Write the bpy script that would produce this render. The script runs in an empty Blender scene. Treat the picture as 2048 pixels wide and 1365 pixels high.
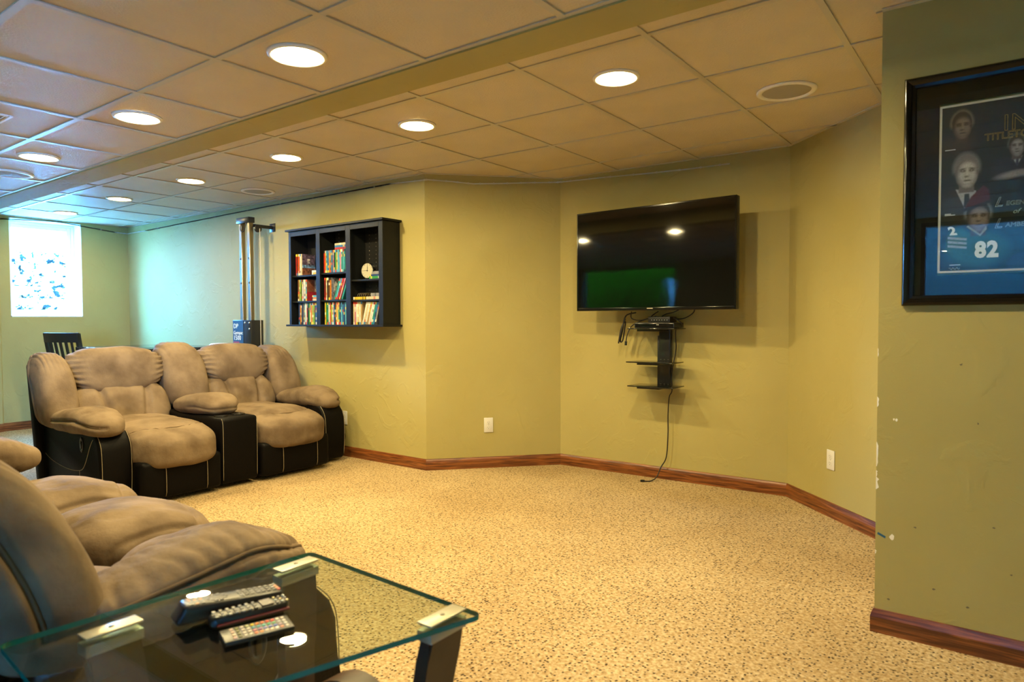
import bpy, bmesh, math, random
import numpy as np
from mathutils import Vector, Matrix, noise

# ------------------------------------------------------------------ camera, sky, exposure
S = bpy.context.scene
C = S.collection
EYE = 1.161                                   # the lens above the carpet
YAW, PITCH, ROLL, FPX = -0.6414, -0.0323, -0.0032, 1352.0
cam = bpy.data.cameras.new('camera')
cam.sensor_width = 36.0
cam.sensor_fit = 'HORIZONTAL'
cam.lens = 36.0 * FPX / 2048.0
cam.clip_start = 0.02
cam.clip_end = 120.0
co = bpy.data.objects.new('camera', cam)
C.objects.link(co)
fw = Vector((math.sin(YAW) * math.cos(PITCH), math.cos(YAW) * math.cos(PITCH), math.sin(PITCH)))
rt = Vector((math.cos(YAW), -math.sin(YAW), 0.0))
up = rt.cross(fw)
r2 = rt * math.cos(ROLL) + up * math.sin(ROLL)
u2 = -rt * math.sin(ROLL) + up * math.cos(ROLL)
co.matrix_world = Matrix(((r2.x, u2.x, -fw.x, 0), (r2.y, u2.y, -fw.y, 0), (r2.z, u2.z, -fw.z, EYE), (0, 0, 0, 1)))
S.camera = co
cam.dof.use_dof = True
cam.dof.focus_distance = 4.9
cam.dof.aperture_fstop = 4.5

SKY = (0.08, 0.39, 1.0)
SKY_POWER = 250.0
LAMP = (1.0, 0.79, 0.38)
LAMP_POWER = 400.0
W = bpy.data.worlds.new('sky')
W.use_nodes = True
W.node_tree.nodes['Background'].inputs[0].default_value = (*SKY, 1)
W.node_tree.nodes['Background'].inputs[1].default_value = SKY_POWER
S.world = W
S.view_settings.view_transform = 'Standard'
S.view_settings.look = 'None'
S.view_settings.exposure = 0.34
S.view_settings.gamma = 1.0
S.view_settings.use_curve_mapping = False
S.cycles.use_denoising = True
S.cycles.max_bounces = 10
S.cycles.diffuse_bounces = 6
S.cycles.glossy_bounces = 4
S.cycles.transparent_max_bounces = 16
S.cycles.sample_clamp_indirect = 0.0


def portal(name, loc, rot, sx, sy):           # tells the sampler where the daylight comes in; gives no light of its own
    d = bpy.data.lights.new(name, 'AREA')
    d.shape = 'RECTANGLE'
    d.size, d.size_y = sx, sy
    d.cycles.is_portal = True
    o = bpy.data.objects.new(name, d)
    o.location, o.rotation_euler = loc, rot
    C.objects.link(o)


portal('window_portal', (-8.70, 2.90, 1.73), (0, -math.pi / 2, 0), 1.04, 0.68)
portal('patio_portal', (-6.52, -2.26, 1.05), (math.pi / 2, 0, 0), 1.96, 2.09)
portal('side_patio_portal', (0.15, -2.26, 1.03), (math.pi / 2, 0, 0), 1.84, 2.0)

random.seed(5)
H_FAR, H_NEAR, H_BEAM = 2.265, 2.128, 2.120
DATA = {}


# ------------------------------------------------------------------ materials
def mat(name, col, rough=0.6, spec=0.5, metal=0.0, sheen=0.0, coat=0.0, var=None, bump=None, emit=None, attr=False):
    """var=(scale, colour, low, high[, detail]) mottles the colour; bump=(scale, strength[, distance, detail])."""
    m = bpy.data.materials.new(name)
    m.use_nodes = True
    nt = m.node_tree
    b = nt.nodes['Principled BSDF']
    b.inputs['Base Color'].default_value = (*col, 1)
    b.inputs['Roughness'].default_value = rough
    b.inputs['Specular IOR Level'].default_value = spec
    b.inputs['Metallic'].default_value = metal
    if sheen:
        b.inputs['Sheen Weight'].default_value = sheen
        b.inputs['Sheen Roughness'].default_value = 0.4
        b.inputs['Sheen Tint'].default_value = (*[min(1, c * 2.2) for c in col], 1)
    if coat:
        b.inputs['Coat Weight'].default_value = coat
        b.inputs['Coat Roughness'].default_value = 0.05
    if emit:
        b.inputs['Emission Color'].default_value = (*emit[0], 1)
        b.inputs['Emission Strength'].default_value = emit[1]
    tc = nt.nodes.new('ShaderNodeTexCoord')
    if attr:
        a = nt.nodes.new('ShaderNodeVertexColor')
        a.layer_name = 'Col'
        nt.links.new(a.outputs['Color'], b.inputs['Base Color'])
    if var:
        n = nt.nodes.new('ShaderNodeTexNoise')
        n.inputs['Scale'].default_value = var[0]
        n.inputs['Detail'].default_value = var[4] if len(var) > 4 else 4
        r = nt.nodes.new('ShaderNodeValToRGB')
        r.color_ramp.elements[0].position, r.color_ramp.elements[1].position = var[2], var[3]
        r.color_ramp.elements[0].color, r.color_ramp.elements[1].color = (*var[1], 1), (*col, 1)
        nt.links.new(tc.outputs['Object'], n.inputs['Vector'])
        nt.links.new(n.outputs['Fac'], r.inputs['Fac'])
        nt.links.new(r.outputs['Color'], b.inputs['Base Color'])
    if bump:
        n2 = nt.nodes.new('ShaderNodeTexNoise')
        n2.inputs['Scale'].default_value = bump[0]
        n2.inputs['Detail'].default_value = bump[3] if len(bump) > 3 else 3
        bp = nt.nodes.new('ShaderNodeBump')
        bp.inputs['Strength'].default_value = bump[1]
        bp.inputs['Distance'].default_value = bump[2] if len(bump) > 2 else 0.01
        nt.links.new(tc.outputs['Object'], n2.inputs['Vector'])
        nt.links.new(n2.outputs['Fac'], bp.inputs['Height'])
        nt.links.new(bp.outputs['Normal'], b.inputs['Normal'])
    return m


def N(m, t, **kw):
    n = m.node_tree.nodes.new(t)
    for k, v in kw.items():
        if k in n.inputs:
            n.inputs[k].default_value = v
        else:
            setattr(n, k, v)
    return n


def wall_material():
    m = mat('wall_paint', (0.34, 0.275, 0.092), 0.75, 0.22)
    nt, L = m.node_tree, m.node_tree.links
    b = nt.nodes['Principled BSDF']
    tc = nt.nodes['Texture Coordinate']
    n = N(m, 'ShaderNodeTexNoise', Scale=1.1, Detail=5.0)
    r = N(m, 'ShaderNodeValToRGB')
    r.color_ramp.elements[0].position, r.color_ramp.elements[1].position = 0.35, 0.7
    r.color_ramp.elements[0].color, r.color_ramp.elements[1].color = (0.350, 0.298, 0.110, 1), (0.400, 0.345, 0.136, 1)
    L.new(tc.outputs['Object'], n.inputs['Vector']); L.new(n.outputs['Fac'], r.inputs['Fac']); L.new(r.outputs['Color'], b.inputs['Base Color'])
    # hand-trowelled plaster: broad sweeps, a few sharp knife ridges, fine roller stipple
    w = N(m, 'ShaderNodeTexNoise', Scale=5.0, Detail=6.0, Distortion=1.6)
    k = N(m, 'ShaderNodeValToRGB')
    k.color_ramp.elements[0].position, k.color_ramp.elements[1].position = 0.56, 0.66
    f = N(m, 'ShaderNodeTexNoise', Scale=160.0, Detail=2.0)
    v = N(m, 'ShaderNodeTexNoise', Scale=2.2, Detail=2.0)
    a1 = N(m, 'ShaderNodeMath', operation='MULTIPLY_ADD'); a1.inputs[1].default_value = 0.55
    a2 = N(m, 'ShaderNodeMath', operation='MULTIPLY_ADD'); a2.inputs[1].default_value = 0.10
    a3 = N(m, 'ShaderNodeMath', operation='MULTIPLY_ADD'); a3.inputs[1].default_value = 1.2; a3.inputs[2].default_value = 0.0
    for t in (w, f, v):
        L.new(tc.outputs['Object'], t.inputs['Vector'])
    L.new(w.outputs['Fac'], k.inputs['Fac'])
    L.new(v.outputs['Fac'], a3.inputs[0])
    L.new(k.outputs['Color'], a1.inputs[0]); L.new(a3.outputs[0], a1.inputs[2])
    L.new(f.outputs['Fac'], a2.inputs[0]); L.new(a1.outputs[0], a2.inputs[2])
    bp = N(m, 'ShaderNodeBump', Strength=0.4, Distance=0.006)
    L.new(a2.outputs[0], bp.inputs['Height']); L.new(bp.outputs['Normal'], b.inputs['Normal'])
    return m


def carpet_material():
    m = mat('carpet', (0.62, 0.48, 0.28), 0.95, 0.1, sheen=0.15)
    nt, L = m.node_tree, m.node_tree.links
    b = nt.nodes['Principled BSDF']
    tc = nt.nodes['Texture Coordinate']
    base = N(m, 'ShaderNodeTexNoise', Scale=70.0, Detail=3.0)
    rb = N(m, 'ShaderNodeValToRGB')
    e = rb.color_ramp.elements
    e[0].position, e[1].position = 0.36, 0.64
    e[0].color, e[1].color = (0.32, 0.212, 0.095, 1), (0.53, 0.41, 0.245, 1)
    sp = N(m, 'ShaderNodeTexVoronoi', Scale=78.0, Randomness=1.0)
    rs = N(m, 'ShaderNodeValToRGB')
    rs.color_ramp.elements[0].position, rs.color_ramp.elements[1].position = 0.24, 0.42
    sel = N(m, 'ShaderNodeValToRGB')                                  # only some of the tufts are dark
    sel.color_ramp.elements[0].position, sel.color_ramp.elements[1].position = 0.46, 0.62
    sx = N(m, 'ShaderNodeSeparateColor')
    inv = N(m, 'ShaderNodeMath', operation='MAXIMUM')
    mx = N(m, 'ShaderNodeMix', data_type='RGBA')
    mx.inputs[6].default_value = (0.045, 0.025, 0.012, 1)
    big = N(m, 'ShaderNodeTexNoise', Scale=1.3, Detail=4.0)
    rbig = N(m, 'ShaderNodeValToRGB')
    rbig.color_ramp.elements[0].position, rbig.color_ramp.elements[1].position = 0.35, 0.62
    rbig.color_ramp.elements[0].color, rbig.color_ramp.elements[1].color = (0.80, 0.76, 0.70, 1), (1, 1, 1, 1)
    mul = N(m, 'ShaderNodeMix', data_type='RGBA', blend_type='MULTIPLY')
    mul.inputs[0].default_value = 1.0
    for t in (base, sp, big):
        L.new(tc.outputs['Object'], t.inputs['Vector'])
    L.new(base.outputs['Fac'], rb.inputs['Fac'])
    L.new(sp.outputs['Distance'], rs.inputs['Fac'])
    L.new(sp.outputs['Color'], sx.inputs[0])
    L.new(sx.outputs[0], sel.inputs['Fac'])
    L.new(rs.outputs['Color'], inv.inputs[0]); L.new(sel.outputs['Color'], inv.inputs[1])
    L.new(inv.outputs[0], mx.inputs[0]); L.new(rb.outputs['Color'], mx.inputs[7])
    L.new(big.outputs['Fac'], rbig.inputs['Fac'])
    L.new(mx.outputs[2], mul.inputs[6]); L.new(rbig.outputs['Color'], mul.inputs[7])
    L.new(mul.outputs[2], b.inputs['Base Color'])
    bp = N(m, 'ShaderNodeBump', Strength=0.7, Distance=0.012)
    L.new(base.outputs['Fac'], bp.inputs['Height']); L.new(bp.outputs['Normal'], b.inputs['Normal'])
    return m


def wood_material(name, dark, light, rough=0.35):
    m = mat(name, light, rough, 0.5)
    nt, L = m.node_tree, m.node_tree.links
    b = nt.nodes['Principled BSDF']
    tc = nt.nodes['Texture Coordinate']
    mp = N(m, 'ShaderNodeMapping')
    mp.inputs['Scale'].default_value = (1.2, 1.2, 22.0)
    n = N(m, 'ShaderNodeTexNoise', Scale=4.0, Detail=6.0, Distortion=0.8)
    r = N(m, 'ShaderNodeValToRGB')
    r.color_ramp.elements[0].position, r.color_ramp.elements[1].position = 0.38, 0.66
    r.color_ramp.elements[0].color, r.color_ramp.elements[1].color = (*dark, 1), (*light, 1)
    L.new(tc.outputs['Object'], mp.inputs['Vector']); L.new(mp.outputs[0], n.inputs['Vector'])
    L.new(n.outputs['Fac'], r.inputs['Fac']); L.new(r.outputs['Color'], b.inputs['Base Color'])
    return m


def glass_material(name, tint, ior=1.5):       # a clear pane: what is not reflected goes straight through
    m = bpy.data.materials.new(name)
    m.use_nodes = True
    nt = m.node_tree
    nt.nodes.remove(nt.nodes['Principled BSDF'])
    t = N(m, 'ShaderNodeBsdfTransparent'); t.inputs[0].default_value = (*tint, 1)
    g = N(m, 'ShaderNodeBsdfGlossy'); g.inputs['Roughness'].default_value = 0.0
    f = N(m, 'ShaderNodeFresnel'); f.inputs['IOR'].default_value = ior
    ge = N(m, 'ShaderNodeNewGeometry')
    io = N(m, 'ShaderNodeMix')                                        # same reflection on the way in and on the way out
    io.inputs[2].default_value, io.inputs[3].default_value = ior, 1.0 / ior
    nt.links.new(ge.outputs['Backfacing'], io.inputs[0]); nt.links.new(io.outputs[0], f.inputs['IOR'])
    x = N(m, 'ShaderNodeMixShader')
    nt.links.new(f.outputs[0], x.inputs[0]); nt.links.new(t.outputs[0], x.inputs[1]); nt.links.new(g.outputs[0], x.inputs[2])
    nt.links.new(x.outputs[0], nt.nodes['Material Output'].inputs['Surface'])
    return m


M = {
    'wall': wall_material(),
    'carpet': carpet_material(),
    'tile': mat('ceiling_tile', (0.61, 0.52, 0.385), 0.55, 0.4, bump=(110, 0.7, 0.004, 4), var=(3.0, (0.565, 0.48, 0.35), 0.35, 0.65)),
    'tee': mat('tee_metal', (0.50, 0.45, 0.35), 0.35, 0.5),
    'plenum': mat('plenum_dark', (0.05, 0.045, 0.04), 0.9),
    'oak': wood_material('stained_oak', (0.085, 0.024, 0.007), (0.27, 0.088, 0.022), 0.30),
    'white': mat('white_plastic', (0.62, 0.61, 0.57), 0.35),
    'vinyl': mat('white_vinyl', (0.82, 0.84, 0.82), 0.35),
    'slot': mat('outlet_slot', (0.05, 0.03, 0.02), 0.6),
    'lens': mat('lamp_lens', (0.9, 0.9, 0.9), 0.5, emit=(LAMP, LAMP_POWER * 0.22)),
    'bulb': mat('lamp_bulb', (0.9, 0.9, 0.9), 0.5, emit=(LAMP, LAMP_POWER * 5.0)),
    'bulb_low': mat('lamp_bulb_low', (0.9, 0.9, 0.9), 0.5, emit=(LAMP, LAMP_POWER * 1.2)),
    'trimring': mat('lamp_ring', (0.78, 0.74, 0.66), 0.35),
    'grille': mat('speaker_grille', (0.34, 0.31, 0.26), 0.6, bump=(700, 0.5, 0.002)),
    'suede': mat('tan_suede', (0.190, 0.136, 0.087), 0.85, 0.2, sheen=0.10, var=(5.5, (0.105, 0.071, 0.043), 0.34, 0.60, 6), bump=(26, 0.35, 0.012, 5)),
    'leather': mat('black_leather', (0.0035, 0.003, 0.003), 0.46, 0.08, bump=(120, 0.25, 0.003)),
    'thread': mat('tan_thread', (0.30, 0.25, 0.16), 0.7),
    'piping': mat('suede_piping', (0.13, 0.088, 0.05), 0.85, 0.2, sheen=0.08),
    'black': mat('black_plastic', (0.012, 0.012, 0.012), 0.35),
    'blackgloss': mat('black_gloss', (0.005, 0.005, 0.005), 0.12, 0.35),
    'screen': mat('tv_screen', (0.003, 0.003, 0.003), 0.045, 0.5),
    'blackmetal': mat('black_metal', (0.012, 0.013, 0.014), 0.30, metal=0.0),
    'smoked': mat('smoked_glass', (0.010, 0.011, 0.010), 0.06),
    'cable': mat('black_cable', (0.010, 0.009, 0.009), 0.5),
    'espresso': mat('espresso_wood', (0.015, 0.011, 0.009), 0.38, bump=(40, 0.1)),
    'blackwood': mat('cabinet_black', (0.006, 0.007, 0.007), 0.45, 0.25, bump=(60, 0.08)),
    'chrome': mat('satin_chrome', (0.32, 0.28, 0.22), 0.33, metal=1.0),
    'champagne': mat('champagne_metal', (0.38, 0.36, 0.28), 0.38, metal=0.55),
    'screw': mat('screw_head', (0.16, 0.15, 0.12), 0.4, metal=0.8),
    'legwood': mat('dark_leg_wood', (0.050, 0.026, 0.014), 0.30, var=(14, (0.028, 0.014, 0.008), 0.35, 0.65)),
    'arch': mat('brown_bentwood', (0.085, 0.034, 0.014), 0.45, var=(14, (0.05, 0.02, 0.008), 0.35, 0.65)),
    'tableglass': glass_material('table_glass', (0.86, 0.93, 0.89), 1.52),
    'glassedge': mat('table_glass_edge', (0.005, 0.16, 0.12), 0.12),
    'pane': glass_material('window_glass', (0.95, 0.98, 0.97), 1.45),
    'poster_glass': glass_material('poster_glass', (0.93, 0.95, 0.95), 1.50),
    'print': mat('printed_paper', (0.1, 0.1, 0.1), 0.55, 0.3, attr=True),
    'spine': mat('printed_spine', (0.5, 0.5, 0.5), 0.30, 0.5, attr=True),
    'matboard': mat('black_matboard', (0.008, 0.008, 0.008), 0.9, 0.1),
    'cream': mat('cream_line', (0.62, 0.58, 0.47), 0.8, 0.2),
    'gold': mat('gold_ink', (0.42, 0.27, 0.03), 0.5),
    'paleink': mat('pale_ink', (0.42, 0.48, 0.40), 0.5),
    'greenink': mat('dark_green_ink', (0.010, 0.045, 0.025), 0.6),
    'stone': mat('split_stone', (0.66, 0.65, 0.60), 0.9, 0.2, bump=(30, 0.8, 0.03, 6), var=(13, (0.002, 0.003, 0.0035), 0.42, 0.47, 6)),  # near-black blotches put the shade of cracks into the stone colour
    'lawn': mat('lawn', (0.010, 0.068, 0.0015), 1.0, 0.0, var=(6, (0.007, 0.05, 0.001), 0.3, 0.7), bump=(60, 0.6, 0.05)),
    'soil': mat('dark_soil', (0.05, 0.04, 0.03), 0.95, var=(9, (0.03, 0.025, 0.02), 0.3, 0.7)),
    'bronze': mat('dark_bronze', (0.02, 0.017, 0.014), 0.4),
    'earth': mat('gravel_ground', (0.42, 0.40, 0.36), 0.95, var=(20, (0.25, 0.24, 0.22), 0.3, 0.7)),
    'blue': mat('blue_label', (0.010, 0.055, 0.16), 0.4),
    'whiteink': mat('white_ink', (0.75, 0.80, 0.82), 0.5),
    'redink': mat('red_ink', (0.50, 0.03, 0.03), 0.5),
    'darkred': mat('dark_red_plastic', (0.10, 0.006, 0.010), 0.4),
    'led': mat('led_tape', (0.72, 0.72, 0.66), 0.4),
    'chip': mat('bare_plaster', (0.80, 0.76, 0.68), 0.8),
    'clockface': mat('clock_face', (0.36, 0.34, 0.27), 0.5),
    'bluemark': mat('blue_marker', (0.02, 0.10, 0.20), 0.6),
    'scuff': mat('scuff_mark', (0.13, 0.11, 0.06), 0.7),
}

for lk in list(M['stone'].node_tree.links):    # one run of painted crack shade over the whole wall, not one per block
    if lk.from_node.type == 'TEX_COORD':
        to = lk.to_socket
        M['stone'].node_tree.links.new(N(M['stone'], 'ShaderNodeNewGeometry').outputs['Position'], to)


# ------------------------------------------------------------------ mesh helpers
def tag(o, label, cat, group=None, kind=None):
    o['label'] = label
    o['category'] = cat
    if group:
        o['group'] = group
    if kind:
        o['kind'] = kind
    return o


def empty(name, loc=(0, 0, 0), rz=0.0):
    o = bpy.data.objects.new(name, None)
    o.empty_display_size = 0.1
    o.location = loc
    o.rotation_euler = (0, 0, rz)
    C.objects.link(o)
    return o


def thing(name, label, cat, loc=(0, 0, 0), rz=0.0, group=None):
    return tag(empty(name, loc, rz), label, cat, group)


def link(name, me, m, parent=None, loc=None, kind=None):
    o = bpy.data.objects.new(name, me)
    if m is not None and not me.materials:
        for k in (m if isinstance(m, (list, tuple)) else [m]):
            me.materials.append(M[k] if isinstance(k, str) else k)
    C.objects.link(o)
    if parent is not None:
        o.parent = parent
    if loc is not None:
        o.location = loc
    if kind:
        o['kind'] = kind
    return o


def done(name, bm, m, parent=None, smooth=False, loc=None, kind=None):
    bmesh.ops.recalc_face_normals(bm, faces=bm.faces)
    me = bpy.data.meshes.new(name)
    bm.to_mesh(me)
    bm.free()
    if smooth:
        me.polygons.foreach_set('use_smooth', [True] * len(me.polygons))
        if smooth != 'all':
            try:
                me.set_sharp_from_angle(angle=math.radians(smooth if smooth is not True else 40))
            except Exception:
                pass
    return link(name, me, m, parent, loc, kind)


def struct(o):
    o['kind'] = 'structure'
    return o


def bx(bm, x0, x1, y0, y1, z0, z1, bevel=0.0, seg=2, R=None):
    r = bmesh.ops.create_cube(bm, size=1.0)
    vs = r['verts']
    for v in vs:
        v.co = Vector(((x0 + x1) / 2 + v.co.x * (x1 - x0), (y0 + y1) / 2 + v.co.y * (y1 - y0), (z0 + z1) / 2 + v.co.z * (z1 - z0)))
    if bevel > 0:
        es = list({e for v in vs for e in v.link_edges})
        nb = bmesh.ops.bevel(bm, geom=es, offset=bevel, segments=seg, affect='EDGES', profile=0.5)
        vs = list({v for f in nb['faces'] for v in f.verts} | {v for v in vs if v.is_valid})
    if R is not None:
        seen = set()
        for v in vs:
            if v.is_valid and v not in seen:
                seen.add(v)
                v.co = R @ v.co
    return vs


def box(name, x0, x1, y0, y1, z0, z1, m, parent=None, bevel=0.0, seg=2, R=None, loc=None):
    bm = bmesh.new()
    bx(bm, min(x0, x1), max(x0, x1), min(y0, y1), max(y0, y1), min(z0, z1), max(z0, z1), bevel, seg)
    if R is not None:
        bm.transform(R)
    return done(name, bm, m, parent, 35 if bevel else False, loc)


def tube(bm, pts, r, seg=8, caps=True):
    pts = [Vector(p) for p in pts]
    rings = []
    n = len(pts)
    ref = None
    for i, p in enumerate(pts):
        t = (pts[min(i + 1, n - 1)] - pts[max(i - 1, 0)])
        if t.length < 1e-9:
            t = Vector((0, 0, 1))
        t.normalize()
        if ref is None:
            ref = Vector((0, 0, 1)) if abs(t.z) < 0.9 else Vector((1, 0, 0))
        a = t.cross(ref)
        if a.length < 1e-6:
            a = t.orthogonal()
        a.normalize()
        b = t.cross(a).normalized()
        ref = b.cross(t) if False else a.cross(t)
        rr = r[i] if isinstance(r, (list, tuple)) else r
        rings.append([bm.verts.new(p + (a * math.cos(2 * math.pi * k / seg) + b * math.sin(2 * math.pi * k / seg)) * rr) for k in range(seg)])
    for i in range(n - 1):
        for k in range(seg):
            bm.faces.new((rings[i][k], rings[i][(k + 1) % seg], rings[i + 1][(k + 1) % seg], rings[i + 1][k]))
    if caps:
        bm.faces.new(rings[0][::-1])
        bm.faces.new(rings[-1])


def spline(pts, n=8):
    """Catmull-Rom through pts."""
    P = [Vector(p) for p in pts]
    out = []
    for i in range(len(P) - 1):
        a, b, c, d = P[max(i - 1, 0)], P[i], P[i + 1], P[min(i + 2, len(P) - 1)]
        for k in range(n):
            t = k / n
            out.append(0.5 * ((2 * b) + (c - a) * t + (2 * a - 5 * b + 4 * c - d) * t * t + (3 * b - a - 3 * c + d) * t * t * t))
    out.append(P[-1])
    return out


def wire(name, pts, r, m, parent=None, n=6, seg=8):
    bm = bmesh.new()
    tube(bm, spline(pts, n) if n else pts, r, seg)
    return done(name, bm, m, parent, 'all')


def lathe(bm, prof, seg=32, c=(0, 0, 0)):
    rings = []
    for r, z in prof:
        if r < 1e-6:
            rings.append([bm.verts.new((c[0], c[1], c[2] + z))])
        else:
            rings.append([bm.verts.new((c[0] + r * math.cos(2 * math.pi * k / seg), c[1] + r * math.sin(2 * math.pi * k / seg), c[2] + z)) for k in range(seg)])
    for A, B in zip(rings, rings[1:]):
        for k in range(seg):
            k2 = (k + 1) % seg
            if len(A) == 1 and len(B) == 1:
                continue
            if len(A) == 1:
                bm.faces.new((A[0], B[k], B[k2]))
            elif len(B) == 1:
                bm.faces.new((A[k], B[0], A[k2]))
            else:
                bm.faces.new((A[k], B[k], B[k2], A[k2]))


def prism(bm, poly, z0, z1):
    a = [bm.verts.new((p[0], p[1], z0)) for p in poly]
    b = [bm.verts.new((p[0], p[1], z1)) for p in poly]
    n = len(poly)
    bm.faces.new(a[::-1]); bm.faces.new(b)
    for i in range(n):
        bm.faces.new((a[i], a[(i + 1) % n], b[(i + 1) % n], b[i]))


def cushion(name, c, h, m, parent, n=3.4, cuts=20, deform=None, seams=(), wrinkle=0.004, freq=9.0, seed=0.0, gather=None, R=None):
    """A stuffed pad: a subdivided box rounded to a superquadric, pressed in along its seams and creased.
    seams: (distance function of unit coordinates in metres, depth, width)."""
    bm = bmesh.new()
    bmesh.ops.create_cube(bm, size=2.0)
    bmesh.ops.subdivide_edges(bm, edges=bm.edges[:], cuts=cuts, use_grid_fill=True)
    Q = {}
    hv = Vector(h)
    for v in bm.verts:
        q = v.co
        k = (abs(q.x) ** n + abs(q.y) ** n + abs(q.z) ** n) ** (1.0 / n)
        q = q / k
        Q[v] = q.copy()
        v.co = Vector((q.x * hv.x, q.y * hv.y, q.z * hv.z))
    bm.normal_update()
    off = {}
    for v in bm.verts:
        q = Q[v]
        d = 0.0
        for fn, depth, width in seams:
            e = fn(q, hv) / width
            d -= depth * math.exp(-e * e)
        p = v.co * freq + Vector((seed, seed * 1.7, -seed))
        w = wrinkle * (noise.noise(p) + 0.5 * noise.noise(p * 2.3))
        if gather:
            w += gather(q, v.co)
        off[v] = d + w
    nrm = {v: v.normal.copy() for v in bm.verts}
    for v in bm.verts:
        v.co += nrm[v] * off[v]
        if deform:
            v.co = Vector(deform(v.co, Q[v]))
    if R is not None:
        bm.transform(R)
    bmesh.ops.translate(bm, verts=bm.verts, vec=Vector(c))
    return done(name, bm, m, parent, 'all')


def lay(obj, rays, r, parent):
    """a cord of piping laid along an upholstered surface: each ray (origin, direction) is dropped onto obj."""
    from mathutils.bvhtree import BVHTree
    bv = BVHTree.FromPolygons([v.co for v in obj.data.vertices], [p.vertices[:] for p in obj.data.polygons])
    pts = []
    for o, d in rays:
        h = bv.ray_cast(Vector(o), Vector(d).normalized())
        if h[0] is not None:
            pts.append(h[0] + h[1] * (r * 0.25 if h[1].dot(Vector(d)) < 0 else -r * 0.25))
    if len(pts) > 2:
        bm = bmesh.new()
        tube(bm, spline(pts, 3), r, 8)
        done('piping', bm, 'piping', parent, 'all')


def text(name, body, size, m, parent, mw, extrude=0.0006, outline=0.0, shear=0.0, spacing=1.0, align='LEFT', bold=0.0):
    cu = bpy.data.curves.new(name, 'FONT')
    cu.body = body
    cu.size = size
    cu.extrude = extrude
    cu.shear = shear
    cu.space_character = spacing
    cu.align_x = align
    cu.resolution_u = 3
    cu.offset = bold
    if outline:
        cu.fill_mode = 'NONE'
        cu.extrude = 0
        cu.bevel_depth = outline
        cu.bevel_resolution = 0
    t = bpy.data.objects.new('tmp', cu)
    C.objects.link(t)
    dg = bpy.context.evaluated_depsgraph_get()
    me = bpy.data.meshes.new_from_object(t.evaluated_get(dg))
    bpy.data.objects.remove(t)
    me.name = name
    me.materials.clear()
    o = link(name, me, m, parent)
    me.transform(mw)
    return o


def colour_mesh(me, per_face):
    a = me.color_attributes.new('Col', 'FLOAT_COLOR', 'CORNER')
    buf = np.zeros((len(me.loops), 4), np.float32)
    for p, c in zip(me.polygons, per_face):
        buf[p.loop_start:p.loop_start + p.loop_total] = (*c, 1)
    a.data.foreach_set('color', buf.ravel())


# ------------------------------------------------------------------ room shell
WW = -8.50                                    # inner face of the window wall
YS = 3.745                                    # inner face of the long shelf wall
P0, P1, P2 = (-3.621, YS), (-2.905, 4.534), (-1.183, 4.578)
P3 = (-0.406, 3.800)
P4 = (-0.406, 2.785)
XR, YB = 2.50, -2.20
TOP = 2.45

bm = bmesh.new(); bx(bm, -8.75, XR + 0.15, YB - 0.15, 4.85, -0.2, 0.0)
fl = struct(done('floor', bm, 'carpet')); tag(fl, 'speckled beige cut-pile carpet over the whole floor', 'floor')


def wall_poly(name, a, b, label, thick=0.14, z1=TOP):
    a, b = Vector(a), Vector(b)
    t = (b - a).normalized()
    n = Vector((-t.y, t.x))                   # outward when walking with the room on the right
    bm = bmesh.new()
    e = 0.0 if name == 'wall_niche' else 0.04
    prism(bm, [a, b, b + n * thick + t * e, a + n * thick - t * e], -0.05, z1)
    o = struct(done(name, bm, 'wall'))
    tag(o, label, 'wall')
    return o


wall_back = wall_poly('wall_back', (WW - 0.25, YS), P0, 'long painted wall that carries the black media cabinet')
wall_angle = wall_poly('wall_angle', P0, P1, 'angled yellow painted wall between cabinet and television, with one outlet')
wall_tv = wall_poly('wall_television', P1, P2, 'painted wall behind the mounted television')
wall_far = wall_poly('wall_far', P2, P3, 'angled painted wall to the far side of the television, with one outlet')
wall_niche = wall_poly('wall_niche', P3, (P4[0], P4[1] + 0.14), 'short painted wall end hidden behind the poster wall corner')
bm = bmesh.new(); bx(bm, P4[0], XR + 0.15, P4[1], P4[1] + 0.14, -0.05, TOP)
wall_right = struct(done('wall_right', bm, 'wall')); tag(wall_right, 'scuffed painted wall that carries the framed sports poster', 'wall')
bm = bmesh.new(); bx(bm, XR, XR + 0.15, YB - 0.15, P4[1], -0.05, TOP)
tag(struct(done('wall_east', bm, 'wall')), 'plain painted side wall outside the view', 'wall')

# window wall with its deep opening
WY0, WY1, WZ0, WZ1 = 2.556, 3.243, 1.203, 2.250
bm = bmesh.new()
for a in ((YB - 0.15, WY0, -0.05, TOP), (WY1, YS + 0.14, -0.05, TOP), (WY0, WY1, -0.05, WZ0), (WY0, WY1, WZ1, TOP)):
    bx(bm, WW - 0.25, WW, a[0], a[1], a[2], a[3])
wall_window = struct(done('wall_window', bm, 'wall')); tag(wall_window, 'end wall with the bright basement window', 'wall')
bm = bmesh.new()
bx(bm, WW, WW + 0.02, YB, 2.455, 0, H_NEAR - 0.001)
tag(struct(done('wall_return', bm, 'wall')), 'slight step in the end wall beside the window', 'wall')
# white reveal lining
bm = bmesh.new()
for a in ((WY0, WY0 + 0.008, WZ0, WZ1), (WY1 - 0.008, WY1, WZ0, WZ1), (WY0, WY1, WZ0, WZ0 + 0.008), (WY0, WY1, WZ1 - 0.008, WZ1)):
    bx(bm, WW - 0.249, WW + 0.001, a[0], a[1], a[2], a[3])
win = struct(empty('window_1', (0, 0, 0))); tag(win, 'casement window glaring with daylight, stone wall outside', 'window')
done('reveal', bm, 'vinyl', win)
Y0, Y1, Z0, Z1 = WY0 + 0.008, WY1 - 0.008, WZ0 + 0.008, WZ1 - 0.008
XG = WW - 0.215


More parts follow.
